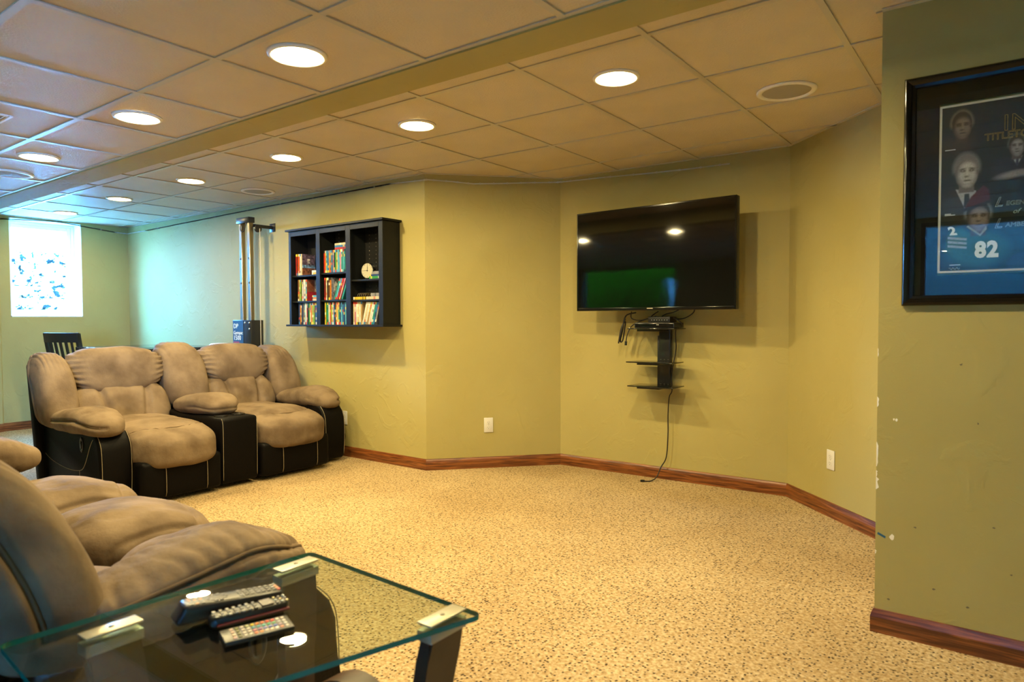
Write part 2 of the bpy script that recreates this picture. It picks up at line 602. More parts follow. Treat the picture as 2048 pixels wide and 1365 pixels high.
def rect_frame(name, x0, x1, y0, y1, z0, z1, t, m, parent, axis='x', bevel=0.004):
    bm = bmesh.new()
    for a in ((y0, y0 + t, z0, z1), (y1 - t, y1, z0, z1), (y0 + t, y1 - t, z0, z0 + t), (y0 + t, y1 - t, z1 - t, z1)):
        if axis == 'x':
            bx(bm, x0, x1, a[0], a[1], a[2], a[3], bevel, 1)
        else:
            bx(bm, a[0], a[1], x0, x1, a[2], a[3], bevel, 1)
    return done(name, bm, m, parent)


rect_frame('frame', XG - 0.03, XG + 0.035, Y0, Y1, Z0, Z1, 0.028, 'vinyl', win)
rect_frame('sash', XG - 0.022, XG + 0.020, Y0 + 0.028, Y1 - 0.028, Z0 + 0.028, Z1 - 0.028, 0.042, 'vinyl', win)
box('pane', XG - 0.006, XG, Y0 + 0.06, Y1 - 0.06, Z0 + 0.06, Z1 - 0.06, 'pane', win)
cr = box('crank', XG + 0.036, XG + 0.062, 2.885, 2.945, Z0 + 0.001, Z0 + 0.028, M['tee'], win, 0.006)
wire('crank_handle', [(XG + 0.05, 2.90, Z0 + 0.028), (XG + 0.075, 2.94, Z0 + 0.040), (XG + 0.08, 2.985, Z0 + 0.022)], 0.006, M['tee'], cr)

# rear wall with two sliding doors (behind the camera, they light the room and show in the reflections)
D1, D2, DH = (-7.55, -5.50), (-0.77, 1.07), 2.09
bm = bmesh.new()
xs = [WW - 0.25, D1[0], D1[1], D2[0], D2[1], XR + 0.15]
for i in (0, 2, 4):
    bx(bm, xs[i], xs[i + 1], YB - 0.15, YB, -0.05, TOP)
for d in (D1, D2):
    bx(bm, d[0], d[1], YB - 0.15, YB, DH, TOP)
    bx(bm, d[0], d[1], YB - 0.15, YB, -0.05, 0.0)
tag(struct(done('wall_rear', bm, 'wall')), 'painted wall behind the camera with two sliding doors', 'wall')
for i, d in enumerate((D1, D2)):
    dr = struct(empty('door_%d' % (i + 1)))
    tag(dr, ('sliding glass patio door seen as a reflection in the television', 'sliding glass patio door seen as a reflection in the poster glass')[i], 'door')
    rect_frame('frame', YB - 0.14, YB - 0.02, d[0], d[1], 0.0, DH, 0.04, 'bronze', dr, 'y')
    box('pane', d[0] + 0.03, d[1] - 0.03, YB - 0.083, YB - 0.077, 0.03, DH - 0.03, 'pane', dr)
    box('handle', d[0] + 0.012, d[0] + 0.030, YB - 0.020, YB + 0.02, 0.95, 1.15, 'chrome', dr, 0.004)

# boxed beam between the two ceiling levels
YN, YF = 1.867, 2.047
bm = bmesh.new(); bx(bm, WW, XR, YN, YF, H_BEAM, TOP)
tag(struct(done('trim_1', bm, 'wall')), 'boxed drywall beam running the length of the ceiling', 'beam')

# ceiling: slab, lay-in tiles and tees
bm = bmesh.new(); bx(bm, WW - 0.25, XR + 0.15, YB - 0.15, 4.85, TOP, TOP + 0.1)
ceil = struct(done('ceiling', bm, 'plenum')); tag(ceil, 'suspended ceiling of textured lay-in tiles in a metal grid', 'ceiling')
GX, GXN = -1.1775, -1.7910
TS = 0.6096
GY = [2.456 + TS * 0.9737 * k for k in range(-1, 4)]
GYN = [1.382 - TS * 0.98 * k for k in range(0, 7)]
_tile = {}


def tile(x0, x1, y0, y1, z, poly=None):
    w, d = x1 - x0, y1 - y0
    if w < 0.02 or d < 0.02:
        return
    g = 0.004
    key = (round(w, 3), round(d, 3))
    if key not in _tile:
        bm = bmesh.new()
        bx(bm, -w / 2 + g, w / 2 - g, -d / 2 + g, d / 2 - g, 0, 0.016)
        me = bpy.data.meshes.new('ceiling_tile')
        bm.to_mesh(me); bm.free()
        me.materials.append(M['tile'])
        _tile[key] = me
    link('ceiling_tile', _tile[key], None, ceil, ((x0 + x1) / 2, (y0 + y1) / 2, z + 0.004 + random.uniform(0, 0.0015)))


def room_y(x):                                # how far the far ceiling runs before it meets a wall
    if x <= P0[0]:
        return P0[1]
    if x <= P1[0]:
        return P0[1] + (P1[1] - P0[1]) * (x - P0[0]) / (P1[0] - P0[0])
    if x <= P2[0]:
        return P1[1] + (P2[1] - P1[1]) * (x - P1[0]) / (P2[0] - P1[0])
    if x <= P3[0]:
        return P2[1] + (P3[1] - P2[1]) * (x - P2[0]) / (P3[0] - P2[0])
    return P4[1]


xs = [GX + TS * k for k in range(-13, 3)]
xs = [WW] + [x for x in xs if WW + 0.03 < x < 0.3] + [0.9]
ys = [YF] + [y for y in GY if y > YF + 0.03] + [4.60]
for i in range(len(xs) - 1):
    for j in range(len(ys) - 1):
        lim = max(room_y(xs[i]), room_y(xs[i + 1]), room_y((xs[i] + xs[i + 1]) / 2))
        if ys[j] < lim:
            tile(xs[i], xs[i + 1], ys[j], min(ys[j + 1], lim + 0.03), H_FAR)
xn = [GXN + TS * k for k in range(-12, 8)]
xn = [WW] + [x for x in xn if WW + 0.03 < x < XR] + [XR]
yn = [YB] + sorted(y for y in GYN if y > YB + 0.03) + [YN]
for i in range(len(xn) - 1):
    for j in range(len(yn) - 1):
        if xn[i + 1] < 1.2 or yn[j] > 0:
            tile(xn[i], xn[i + 1], yn[j], yn[j + 1], H_NEAR)


def tee(a, b, z, w=0.024):
    a, b = Vector(a), Vector(b)
    t = (b - a).normalized()
    n = Vector((-t.y, t.x)) * w / 2
    bm = bmesh.new()
    prism(bm, [a - n, b - n, b + n, a + n], z - 0.001, z + 0.004)
    bx_n = Vector((-t.y, t.x)) * 0.002
    prism(bm, [a - bx_n, b - bx_n, b + bx_n, a + bx_n], z + 0.004, z + 0.035)
    done('ceiling_tee', bm, 'tee', ceil)


for y in GY[1:]:
    xa = WW
    xe = XR if y < P4[1] else P3[0]
    if y > YS:
        xa = P0[0] + (y - P0[1]) / (P1[1] - P0[1]) * (P1[0] - P0[0])
    if y > P3[1]:
        xe = P2[0] + (P2[1] - y) / (P2[1] - P3[1]) * (P3[0] - P2[0])
    tee((xa, y), (xe, y), H_FAR)
for x in xs[1:-1]:
    tee((x, YF), (x, room_y(x)), H_FAR - 0.0006)
for y in yn[1:-1]:
    tee((WW, y), (XR, y), H_NEAR, 0.026)
for x in xn[1:-1]:
    tee((x, YB), (x, YN), H_NEAR - 0.0006, 0.026)


def angle_strip(a, b, z, inset=0.022):        # wall angle under the tile edges
    a, b = Vector(a), Vector(b)
    t = (b - a).normalized()
    n = Vector((t.y, -t.x)) * inset
    bm = bmesh.new()
    prism(bm, [a, b, b + n, a + n], z - 0.001, z + 0.004)
    done('wall_angle_strip', bm, 'tee', ceil)


for a, b in (((WW, YS), P0), (P0, P1), (P1, P2), (P2, P3), (P3, P4), (P4, (XR, P4[1]))):
    angle_strip(a, b, H_FAR)
angle_strip((WW, YF), (WW, YS), H_FAR)
angle_strip((WW, YN), (XR, YN), H_NEAR, 0.020)


# baseboards: bevelled oak, mitred along the wall line
def baseboards(names, path, closed=False):
    prof = [(0.0, 0.0), (0.012, 0.0), (0.0125, 0.058), (0.009, 0.072), (0.004, 0.084), (0.0, 0.086)]
    P = [Vector(p) for p in path]
    n = len(P)
    nor = []
    for i in range(n - 1):
        t = (P[i + 1] - P[i]).normalized()
        nor.append(Vector((t.y, -t.x)))
    off = []
    for i in range(n):
        if i == 0:
            off.append(nor[0])
        elif i == n - 1:
            off.append(nor[-1])
        else:
            s = nor[i - 1] + nor[i]
            off.append(s / (s.dot(nor[i])))
    for i, nm in enumerate(names):
        if nm is None:
            continue
        bm = bmesh.new()
        r0 = [bm.verts.new((P[i].x + off[i].x * d, P[i].y + off[i].y * d, z)) for d, z in prof]
        r1 = [bm.verts.new((P[i + 1].x + off[i + 1].x * d, P[i + 1].y + off[i + 1].y * d, z)) for d, z in prof]
        for k in range(len(prof)):
            k2 = (k + 1) % len(prof)
            bm.faces.new((r0[k], r0[k2], r1[k2], r1[k]))
        bm.faces.new(r0[::-1]); bm.faces.new(r1)
        o = struct(done(nm[0], bm, 'oak'))
        tag(o, nm[1], 'baseboard')


baseboards([('baseboard_window', 'oak baseboard under the basement window'), ('baseboard_back', 'oak baseboard below the media cabinet wall'),
            ('baseboard_angle', 'oak baseboard along the angled yellow wall'), ('baseboard_television', 'oak baseboard below the television'),
            ('baseboard_far', 'oak baseboard along the far angled wall'), ('baseboard_niche', 'short oak baseboard behind the poster wall corner'),
            ('baseboard_right', 'oak baseboard below the framed poster')],
           [(WW, 2.455), (WW, YS), P0, P1, P2, P3, P4, (XR, P4[1])])
baseboards([('baseboard_return', 'oak baseboard on the stepped end wall')], [(WW + 0.02, YB), (WW + 0.02, 2.455)])

# bare plaster chips and scuffs on the poster wall
YW = P4[1]
XE = P4[0]


def patch(name, pts, m, parent):
    bm = bmesh.new()
    a = [bm.verts.new((x, YW - 0.0006, z)) for x, z in pts]
    b = [bm.verts.new((x, YW + 0.001, z)) for x, z in pts]
    bm.faces.new(a); bm.faces.new(b[::-1])
    for i in range(len(a)):
        j = (i + 1) % len(a)
        bm.faces.new((a[i], b[i], b[j], a[j]))
    done(name, bm, m, parent)


for z0, z1, w in ((0.835, 0.872, 0.006), (0.615, 0.705, 0.007), (0.530, 0.575, 0.012), (0.575, 0.600, 0.006), (1.02, 1.05, 0.004), (0.29, 0.305, 0.006)):
    k = 6
    L = [(XE - 0.0005, z0 + (z1 - z0) * i / k) for i in range(k + 1)]
    Rr = [(XE + w * (0.3 + 0.7 * random.random()) * (1 if 0 < i < k else 0.2), z0 + (z1 - z0) * i / k) for i in range(k, -1, -1)]
    patch('plaster_chip', L + Rr, 'chip', wall_right)
for cx, cz, r in ((-0.343, 0.792, 0.0045), (-0.352, 0.793, 0.003), (-0.352, 0.360, 0.008)):
    patch('plaster_chip', [(cx + r * math.cos(a) * random.uniform(0.7, 1.2), cz + 1.4 * r * math.sin(a) * random.uniform(0.7, 1.2)) for a in np.linspace(0, 6.28, 9)[:-1]], 'chip', wall_right)
patch('marker_stain', [(-0.398, 0.372), (-0.372, 0.360), (-0.374, 0.352), (-0.400, 0.364)], 'bluemark', wall_right)
for cx, cz in ((-0.10, 0.80), (-0.05, 0.45), (-0.28, 0.41), (-0.22, 0.20), (-0.12, 0.16), (-0.36, 0.13), (-0.15, 1.0), (0.0, 0.30)):
    patch('wall_scuff', [(cx + 0.004 * math.cos(a) * random.uniform(0.4, 1.8), cz + 0.003 * math.sin(a) * random.uniform(0.6, 1.6)) for a in np.linspace(0, 6.28, 7)[:-1]], 'scuff', wall_right)

# ------------------------------------------------------------------ ceiling fittings
def downlight_parts(parent):
    bm = bmesh.new()
    lathe(bm, [(0.088, -0.0005), (0.090, -0.006), (0.098, -0.0075), (0.106, -0.004), (0.108, 0.004), (0.088, 0.004), (0.088, -0.0005)], 40)
    a = done('trim_ring', bm, 'trimring', parent, 'all')
    bm = bmesh.new()
    lathe(bm, [(0.0, -0.003), (0.05, -0.0028), (0.088, -0.0005)], 40)
    b = done('lens', bm, 'lens', parent, 'all')
    bm = bmesh.new()
    lathe(bm, [(0.0, -0.0036), (0.033, -0.0032)], 28)
    c = done('bulb', bm, 'bulb', parent)
    for o in (b, c):
        if o.data.polygons[0].normal.z > 0:
            o.data.flip_normals()
    return a, b, c


NEAR_L = [(-0.865, 1.54, 'just outside the view'), (-2.125, 1.54, 'first in view from the camera'), (-3.374, 1.542, 'second from the camera'), (-4.643, 1.556, 'third from the camera')]
FAR_L = [(-1.490, 2.799, 'closest to the poster wall'), (-2.752, 2.790, 'second from the poster wall'), (-3.993, 2.795, 'third from the poster wall'),
         (-5.26, 2.802, 'third from the window'), (-6.546, 2.819, 'second from the window'), (-7.822, 2.845, 'right above the window end')]
first = None
for row, z, nm, grp in ((NEAR_L, H_NEAR, 'lower ceiling', 'recessed lights in the lower ceiling row'), (FAR_L, H_FAR, 'upper ceiling', 'recessed lights in the upper ceiling row')):
    for x, y, where in row:
        if row is NEAR_L and x < -5.0:
            pass
        t = thing('recessed_light', 'round lit recessed light in the %s, %s' % (nm, where), 'ceiling light', (x, y, z), 0, grp)
        if first is None:
            first = downlight_parts(t)
        else:
            for src in first:
                c = src.copy(); C.objects.link(c); c.parent = t
                if x < -6.2 and src is first[2]:                      # the two by the window burn lower
                    c.data = src.data.copy()
                    c.data.materials[0] = M['bulb_low']

SPK = [(-0.917, 3.466, H_FAR, 'round grey ceiling speaker between the television and the poster wall'),
       (-5.24, 3.38, H_FAR, 'round grey ceiling speaker above the exercise machine'),
       (-5.325, 1.609, H_NEAR, 'round grey speaker set in the lower ceiling beyond three lit lights'),]
sp0 = None
for x, y, z, lab in SPK:
    t = thing('ceiling_speaker', lab, 'speaker', (x, y, z), 0, 'round ceiling speakers')
    if sp0 is None:
        bm = bmesh.new()
        lathe(bm, [(0.112, -0.001), (0.116, -0.007), (0.128, -0.008), (0.138, -0.004), (0.139, 0.004), (0.112, 0.004), (0.112, -0.001)], 48)
        a = done('bezel', bm, 'trimring', t, 'all')
        bm = bmesh.new(); lathe(bm, [(0.0, -0.010), (0.06, -0.008), (0.112, -0.001)], 48)
        b = done('grille', bm, 'grille', t, 'all')
        sp0 = (a, b)
    else:
        for src in sp0:
            c = src.copy(); C.objects.link(c); c.parent = t
vt = thing('air_vent', 'small white air vent in the lower ceiling at the frame edge', 'vent', (-3.93, 1.085, H_NEAR))
rect_frame('vent_frame', -0.008, 0.003, -0.10, 0.10, -0.10, 0.10, 0.02, 'vinyl', vt, 'x').rotation_euler = (0, math.pi / 2, 0)
for k in range(7):
    o = box('slat', -0.078, 0.078, -0.009, 0.009, -0.001, 0.001, 'vinyl', vt)
    o.location = (0, -0.066 + 0.022 * k, -0.003)
    o.rotation_euler = (0.6, 0, 0)

# ------------------------------------------------------------------ outlets
def outlet(label, x, y, z, nrm):
    a = math.atan2(nrm[1], nrm[0]) + math.pi / 2       # local -y looks into the room
    t = thing('wall_outlet', label, 'outlet', (x, y, z), a, 'white duplex outlets')
    box('cover_plate', -0.036, 0.036, -0.006, 0.0, -0.0575, 0.0575, 'white', t, 0.003)
    for s in (-1, 1):
        bm = bmesh.new()
        lathe(bm, [(0.0, 0.0015), (0.0155, 0.0015), (0.017, 0.0), (0.017, -0.002)], 24)
        bm.transform(Matrix.Translation((0, -0.006, s * 0.0195)) @ Matrix.Rotation(math.pi / 2, 4, 'X'))
        r = done('socket', bm, 'white', t, 40)
        for dx, w, h, dz in ((-0.0062, 0.0016, 0.0075, 0.003), (0.0062, 0.0016, 0.0062, 0.003), (0.0, 0.004, 0.004, -0.0075)):
            box('slot', dx - w / 2, dx + w / 2, -0.0079, -0.0073, s * 0.0195 + dz - h / 2, s * 0.0195 + dz + h / 2, 'slot', r)
    box('screw', -0.002, 0.002, -0.0066, -0.006, -0.002, 0.002, 'chrome', t)


def inward(a, b):
    t = (Vector(b) - Vector(a)).normalized()
    return Vector((t.y, -t.x))


n1, n2 = inward(P0, P1), inward(P2, P3)
f1 = Vector(P0).lerp(Vector(P1), (-3.296 - P0[0]) / (P1[0] - P0[0])) + n1 * 0.0008
f2 = Vector(P2).lerp(Vector(P3), (-0.853 - P2[0]) / (P3[0] - P2[0])) + n2 * 0.0008
outlet('white duplex outlet low on the angled yellow wall, between cabinet and television', f1.x, f1.y, 0.335, n1)
outlet('white duplex outlet low on the far angled wall near the poster corner', f2.x, f2.y, 0.335, n2)
outlet('white duplex outlet half hidden behind the loveseat arm', -4.578, YS - 0.0008, 0.327, (0, -1))

# ------------------------------------------------------------------ LED tape along the wall tops
bm = bmesh.new()
path = [(WW + 0.002, 2.47, 2.222), (WW + 0.002, 3.0, 2.254), (WW + 0.002, 3.6, 2.195), (WW + 0.01, YS - 0.01, 2.19), (-8.059, YS - 0.003, 2.192), (-6.854, YS - 0.003, 2.209), (-5.69, YS - 0.003, 2.226), (-4.733, YS - 0.003, 2.231), (-3.992, YS - 0.003, 2.235), (P0[0] - 0.004, YS - 0.004, 2.219)]
a, b = Vector(P0) + n1 * 0.003, Vector(P1) + n1 * 0.003
for f, z in ((0.02, 2.222), (0.2, 2.214), (0.35, 2.203), (0.55, 2.213), (0.75, 2.226), (0.97, 2.238)):
    q = a.lerp(b, f); path.append((q.x, q.y, z))
nt_ = inward(P1, P2)
a, b = Vector(P1) + nt_ * 0.003, Vector(P2) + nt_ * 0.003
for f, z in ((0.01, 2.240), (0.2, 2.232), (0.42, 2.216), (0.62, 2.207), (0.775, 2.206)):
    q = a.lerp(b, f); path.append((q.x, q.y, z))
vs = []
fine = []
for i in range(len(path) - 1):
    for k in range(4):
        fine.append(Vector(path[i]).lerp(Vector(path[i + 1]), k / 4))
fine.append(Vector(path[-1]))
prev = None
for p in fine:
    w = [bm.verts.new(p + Vector((0, 0, s * 0.005))) for s in (-1, 1)]
    if prev:
        bm.faces.new((prev[0], w[0], w[1], prev[1]))
    prev = w
bmesh.ops.solidify(bm, geom=bm.faces[:], thickness=0.0015)
tape = thing('led_tape', 'thin white light tape stuck along the tops of the walls', 'light strip')
done('tape', bm, 'led', tape)
bm = bmesh.new()
for i in range(3, len(fine) - 1, 2):
    d = (fine[i + 1] - fine[i]).normalized()
    nn = Vector((d.y, -d.x, 0)).normalized()
    c = fine[i] + nn * 0.0018
    vs = bx(bm, -0.006, 0.006, -0.001, 0.001, -0.007, 0.007)
    ang = math.atan2(d.y, d.x)
    bmesh.ops.transform(bm, matrix=Matrix.Translation(c) @ Matrix.Rotation(ang, 4, 'Z'), verts=vs)
done('tape_clip', bm, 'white', tape, kind='stuff')

# ------------------------------------------------------------------ reclining seats
def leather_box(name, x0, x1, y0, y1, z0, z1, parent, r=0.03, m='leather', seg=3, shear=None):
    bm = bmesh.new()
    bx(bm, x0, x1, y0, y1, z0, z1, r, seg)
    if shear:
        for v in bm.verts:
            v.co = Vector(shear(v.co))
    return done(name, bm, m, parent, 50)


def smooth(a, b, x):
    t = max(0.0, min(1.0, (x - a) / (b - a)))
    return t * t * (3 - 2 * t)


LEAN = 0.44


def lean(x0, z0):
    def f(p, q):
        return (p.x - LEAN * p.z, p.y, p.z)
    return f


def arm(root, y0, y1, outer, hi, pad):
    """outer: -1 when the arm's outside faces low y."""
    # black body with a rolled front
    prof = [(-1.06, 0.03), (-0.15, 0.03), (-0.135, 0.05), (-0.125, 0.20), (-0.130, 0.36), (-0.150, 0.415), (-0.190, 0.460), (-0.25, 0.482), (-0.36, 0.482), (-1.06, 0.45)]
    bm = bmesh.new()
    a = [bm.verts.new((x, y0, z)) for x, z in prof]
    b = [bm.verts.new((x, y1, z)) for x, z in prof]
    bm.faces.new(a); bm.faces.new(b[::-1])
    for i in range(len(prof)):
        j = (i + 1) % len(prof)
        bm.faces.new((a[i], b[i], b[j], a[j]))
    side = [e for e in bm.edges if abs(e.verts[0].co.y - e.verts[1].co.y) < 1e-6]
    bmesh.ops.bevel(bm, geom=side, offset=0.022, segments=3, affect='EDGES', profile=0.5)
    body = done('arm', bm, 'leather', root, 50)
    yo = y0 if outer < 0 else y1
    ye = yo + outer * 0.0005
    yi = yo - outer * 0.004
    bm = bmesh.new()
    tube(bm, spline([(-0.165, yi, 0.04), (-0.158, yi, 0.2), (-0.165, yi, 0.34), (-0.20, yi, 0.43), (-0.27, yi, 0.470)], 5), 0.0018, 6)
    tube(bm, spline([(-1.05, ye, 0.30), (-0.88, ye, 0.235), (-0.62, ye, 0.205), (-0.42, ye, 0.215), (-0.34, ye, 0.26), (-0.26, ye, 0.38), (-0.215, ye, 0.43)], 5), 0.0016, 6)
    tube(bm, [(-0.42, ye, 0.215), (-0.415, ye, 0.12), (-0.41, ye, 0.035)], 0.0016, 6)
    done('stitching', bm, 'thread', body, 'all', kind='stuff')
    bm = bmesh.new()
    yf = (y0 + y1) / 2
    for yy in (y0 + 0.012, y1 - 0.012):
        tube(bm, spline([(-0.134, yy, 0.06), (-0.122, yy, 0.2), (-0.127, yy, 0.35), (-0.148, yy, 0.415), (-0.19, yy, 0.462)], 4), 0.0016, 6)
    done('stitching', bm, 'thread', body, 'all', kind='stuff')
    # recliner latch on the outside
    bm = bmesh.new()
    lathe(bm, [(0.030, 0.0), (0.034, 0.004), (0.028, 0.008), (0.022, 0.006), (0.020, 0.002), (0.0, 0.002)], 24)
    bm.transform(Matrix.Translation((-0.375, yo, 0.385)) @ Matrix.Diagonal((0.75, 1, 1.45, 1)) @ Matrix.Rotation(math.pi / 2 * (1 if outer < 0 else -1), 4, 'X'))
    lt = done('latch', bm, 'black', body, 'all')
    box('latch_lever', -0.384, -0.366, yo + outer * 0.003, yo + outer * 0.010, 0.36, 0.405, 'blackgloss', lt, 0.003)
    # suede pad on top
    px, ph, pz, tilt, wide, dy = pad
    hw = (y1 - y0) / 2 + wide
    yc = (y0 + y1) / 2 + outer * dy
    cuts = 70 if hi else 34

    def dfm(p, q):
        f = smooth(-1, 1, q.x)
        return (p.x, p.y * (0.84 + 0.16 * f), p.z * (0.72 + 0.28 * smooth(-1, 0.3, q.x)) + tilt * (f - 0.5) - 0.045 * smooth(0.35, 1.0, q.x))

    def creases(q, p):
        return -(0.008 if hi else 0.004) * max(0, math.sin(46 * q.x + 5 * noise.noise(p * 7))) * smooth(0.1, 0.9, abs(q.z + 0.1)) * 0.6 * smooth(-0.2, 0.5, abs(q.y))
    seams = [(lambda q, h: (q.z - (0.50 if hi else 0.11)) * h.z if q.y * outer > 0.15 else 9, 0.014, 0.011),
             (lambda q, h: (q.x - 0.62 + 0.12 * q.y * q.y) * h.x if q.z > -0.1 else 9, 0.006, 0.010)]
    apad = cushion('arm_pad', (px, yc, pz), (ph, hw, 0.088), 'suede', root, 2.7, cuts, dfm, seams, 0.006, 8, random.random() * 9, creases)
    zs = [(u, pz + 0.010 + tilt * (smooth(-1, 1, u) - 0.5) - 0.045 * smooth(0.35, 1.0, u)) for u in np.linspace(-0.90, 0.93, 23)]
    sl_ = 0.32 if hi else 0.0
    lay(apad, [((px + ph * u, yc + outer * 0.5, z + 0.5 * sl_), (0, -outer, -sl_)) for u, z in zs], 0.0048 if hi else 0.004, root)


def backrest(root, y0, y1, hi, seed):
    """headrest roll and three-panel lumbar pad of one seat."""
    yc, hw = (y0 + y1) / 2, (y1 - y0) / 2
    cuts = 30 if hi else 22

    def gath(q, p):
        e = smooth(0.55, 0.95, abs(q.y))
        return -0.016 * e * max(0, math.sin(26 * q.z + 3 * noise.noise(p * 6 + Vector((seed, 0, 0)))))

    def dfh(p, q):
        z = p.z - 0.050 * (1 - q.y * q.y) * smooth(0.3, -0.9, q.z) + 0.012 * (1 - q.y * q.y) + 0.02 * q.y * q.y * smooth(0.3, -0.9, q.z)
        return (p.x - LEAN * p.z * 0.7 + 0.02, p.y, z)
    cushion('headrest', (-0.972, yc, 0.815), (0.120, hw + 0.012, 0.142), 'suede', root, 3.0, cuts, dfh, (), 0.006, 7, seed, gath)

    def dfl(p, q):
        return (p.x - LEAN * p.z, p.y * (1 - 0.06 * smooth(0, 1, q.z)), p.z)
    w = 0.36

    def panel(q, h):
        return (abs(q.y) - (w + 0.20 * (q.z * 0.5 + 0.5) ** 2)) * h.y if q.x > -0.2 else 9
    cushion('lumbar_pad', (-0.872, yc, 0.555), (0.135, hw + 0.006, 0.185), 'suede', root, 3.0, 44, dfl, [(panel, 0.034, 0.022)], 0.007, 8, seed + 3)


def seat(root, y0, y1, hi, seed, drop=0.0):
    yc, hw = (y0 + y1) / 2, (y1 - y0) / 2
    cuts = 56 if hi else 40

    def dfs(p, q):
        f = smooth(0.1, 1.0, q.x)
        return (p.x + 0.03 * (1 - q.y * q.y) * f, p.y, p.z + 0.020 * (1 - q.x * q.x) * (1 - q.y * q.y) * (1 if q.z > 0 else 0) - 0.035 * f + 0.02 * smooth(-0.3, -1, q.x) - drop * f)

    def seam(q, h):
        return (q.x - 0.62 + 0.30 * q.y * q.y) * h.x if q.z > 0.0 else 9

    def seam2(q, h):
        return (q.x + 0.12 + 0.1 * q.y * q.y) * h.x if q.z > 0.0 else 9
    if not hi:
        sc_ = cushion('seat_cushion', (-0.400, yc, 0.355), (0.435, hw - 0.003, 0.122), 'suede', root, 4.2, cuts, dfs,
                [(seam, 0.014, 0.009), (seam2, 0.008, 0.03)], 0.007, 6.5, seed)
        lay(sc_, [((-0.400 + 0.435 * (0.66 - 0.30 * u * u), yc + u * hw, 1.0), (0, 0, -1)) for u in np.linspace(-0.94, 0.94, 19)], 0.0032, root)
    else:                                     # three-piece sofa seat: flat rear pad, fat front roll with rounded ends
        def dfr(p, q):
            return (p.x, p.y, p.z + 0.012 * (1 - q.x * q.x) * (1 - q.y * q.y) * (1 if q.z > 0 else 0))

        def dff(p, q):
            f = smooth(0.0, 1.0, q.x)
            return (p.x + 0.025 * (1 - q.y * q.y) * f, p.y, p.z - 0.030 * f + 0.012 * (1 - q.y * q.y))
        cushion('seat_cushion', (-0.600, yc, 0.352), (0.225, hw - 0.006, 0.112), 'suede', root, 3.4, 44, dfr, [(lambda q, h: q.y * h.y if q.z > 0 else 9, 0.006, 0.03)], 0.008, 6.5, seed)
        cushion('front_roll', (-0.200, yc, 0.372), (0.245, hw - 0.004, 0.132), 'suede', root, 2.7, 52, dff,
                [(lambda q, h: (q.x - 0.70 + 0.2 * q.y * q.y) * h.x if q.z > 0 else 9, 0.010, 0.009), (lambda q, h: (abs(q.y) - 0.86) * h.y if q.z > -0.3 else 9, 0.012, 0.010)], 0.008, 7.5, seed + 5)
    # footrest panel
    bm = bmesh.new()
    bx(bm, -0.16, -0.010, y0 + 0.006, y1 - 0.006, 0.03, 0.275, 0.03, 4)
    for v in bm.verts:
        if v.co.x > -0.1:
            v.co.x += 0.02 * (1 - ((v.co.y - yc) / hw) ** 2) * (1 - ((v.co.z - 0.16) / 0.2) ** 2)
    ft = done('footrest', bm, 'leather', root, 60)
    bm = bmesh.new()
    for f in (0.28, 0.78):
        yy = y0 + (y1 - y0) * f
        b = 0.02 * (1 - ((yy - yc) / hw) ** 2)
        tube(bm, [(-0.0075 + b * (1 - ((z - 0.16) / 0.2) ** 2) - 0.013 * smooth(0.22, 0.275, z) - 0.012 * smooth(0.07, 0.03, z), yy + 0.01 * (0.16 - z), z) for z in np.linspace(0.045, 0.260, 9)], 0.0018, 6)
    done('stitching', bm, 'thread', ft, 'all', kind='stuff')
    leather_box('base_rail', -0.80, -0.17, y0 + 0.01, y1 - 0.01, 0.04, 0.27, root, 0.01)


def wing(root, y0, y1, side, hi, seed, bx0=-0.938, bt=0.150, zc=0.695, hz=0.245):
    yc, hw = (y0 + y1) / 2, (y1 - y0) / 2
    cuts = 60 if hi else 34

    def gath(q, p):
        e = smooth(0.35, 0.95, q.z)
        return -0.008 * e * max(0, math.sin(24 * q.y + 3 * noise.noise(p * 5))) * (0.4 if hi else 1)

    def dfw(p, q):
        bow = 0.045 * (1 - q.z * q.z)
        return (p.x - LEAN * p.z + bow, p.y * (1 - 0.10 * smooth(0.2, 1, q.z)), p.z)
    seams = [(lambda q, h: (q.x + 0.30) * h.x if q.y * side > 0.25 else 9, 0.016, 0.011)]
    wc = cushion('wing_cushion', (bx0, yc, zc), (bt, hw, hz), 'suede', root, 3.5, cuts, dfw, seams, 0.006, 6, seed, gath)
    lay(wc, [((bx0 - 0.3 * bt - LEAN * hz * u + 0.045 * (1 - u * u), yc + side * 0.5, zc + hz * u), (0, -side, 0)) for u in np.linspace(-0.88, 0.88, 19)], 0.005, root)


def back_shell(root, y0, y1, top=0.87):
    bm = bmesh.new()
    bx(bm, -1.03, -0.94, y0, y1, 0.06, top, 0.03, 3)
    for v in bm.verts:
        if v.co.z > 0.4:
            v.co.x -= LEAN * 0.62 * (v.co.z - 0.4) + (0.02 if v.co.x < -0.99 else 0)
    return done('back_shell', bm, 'leather', root, 50)


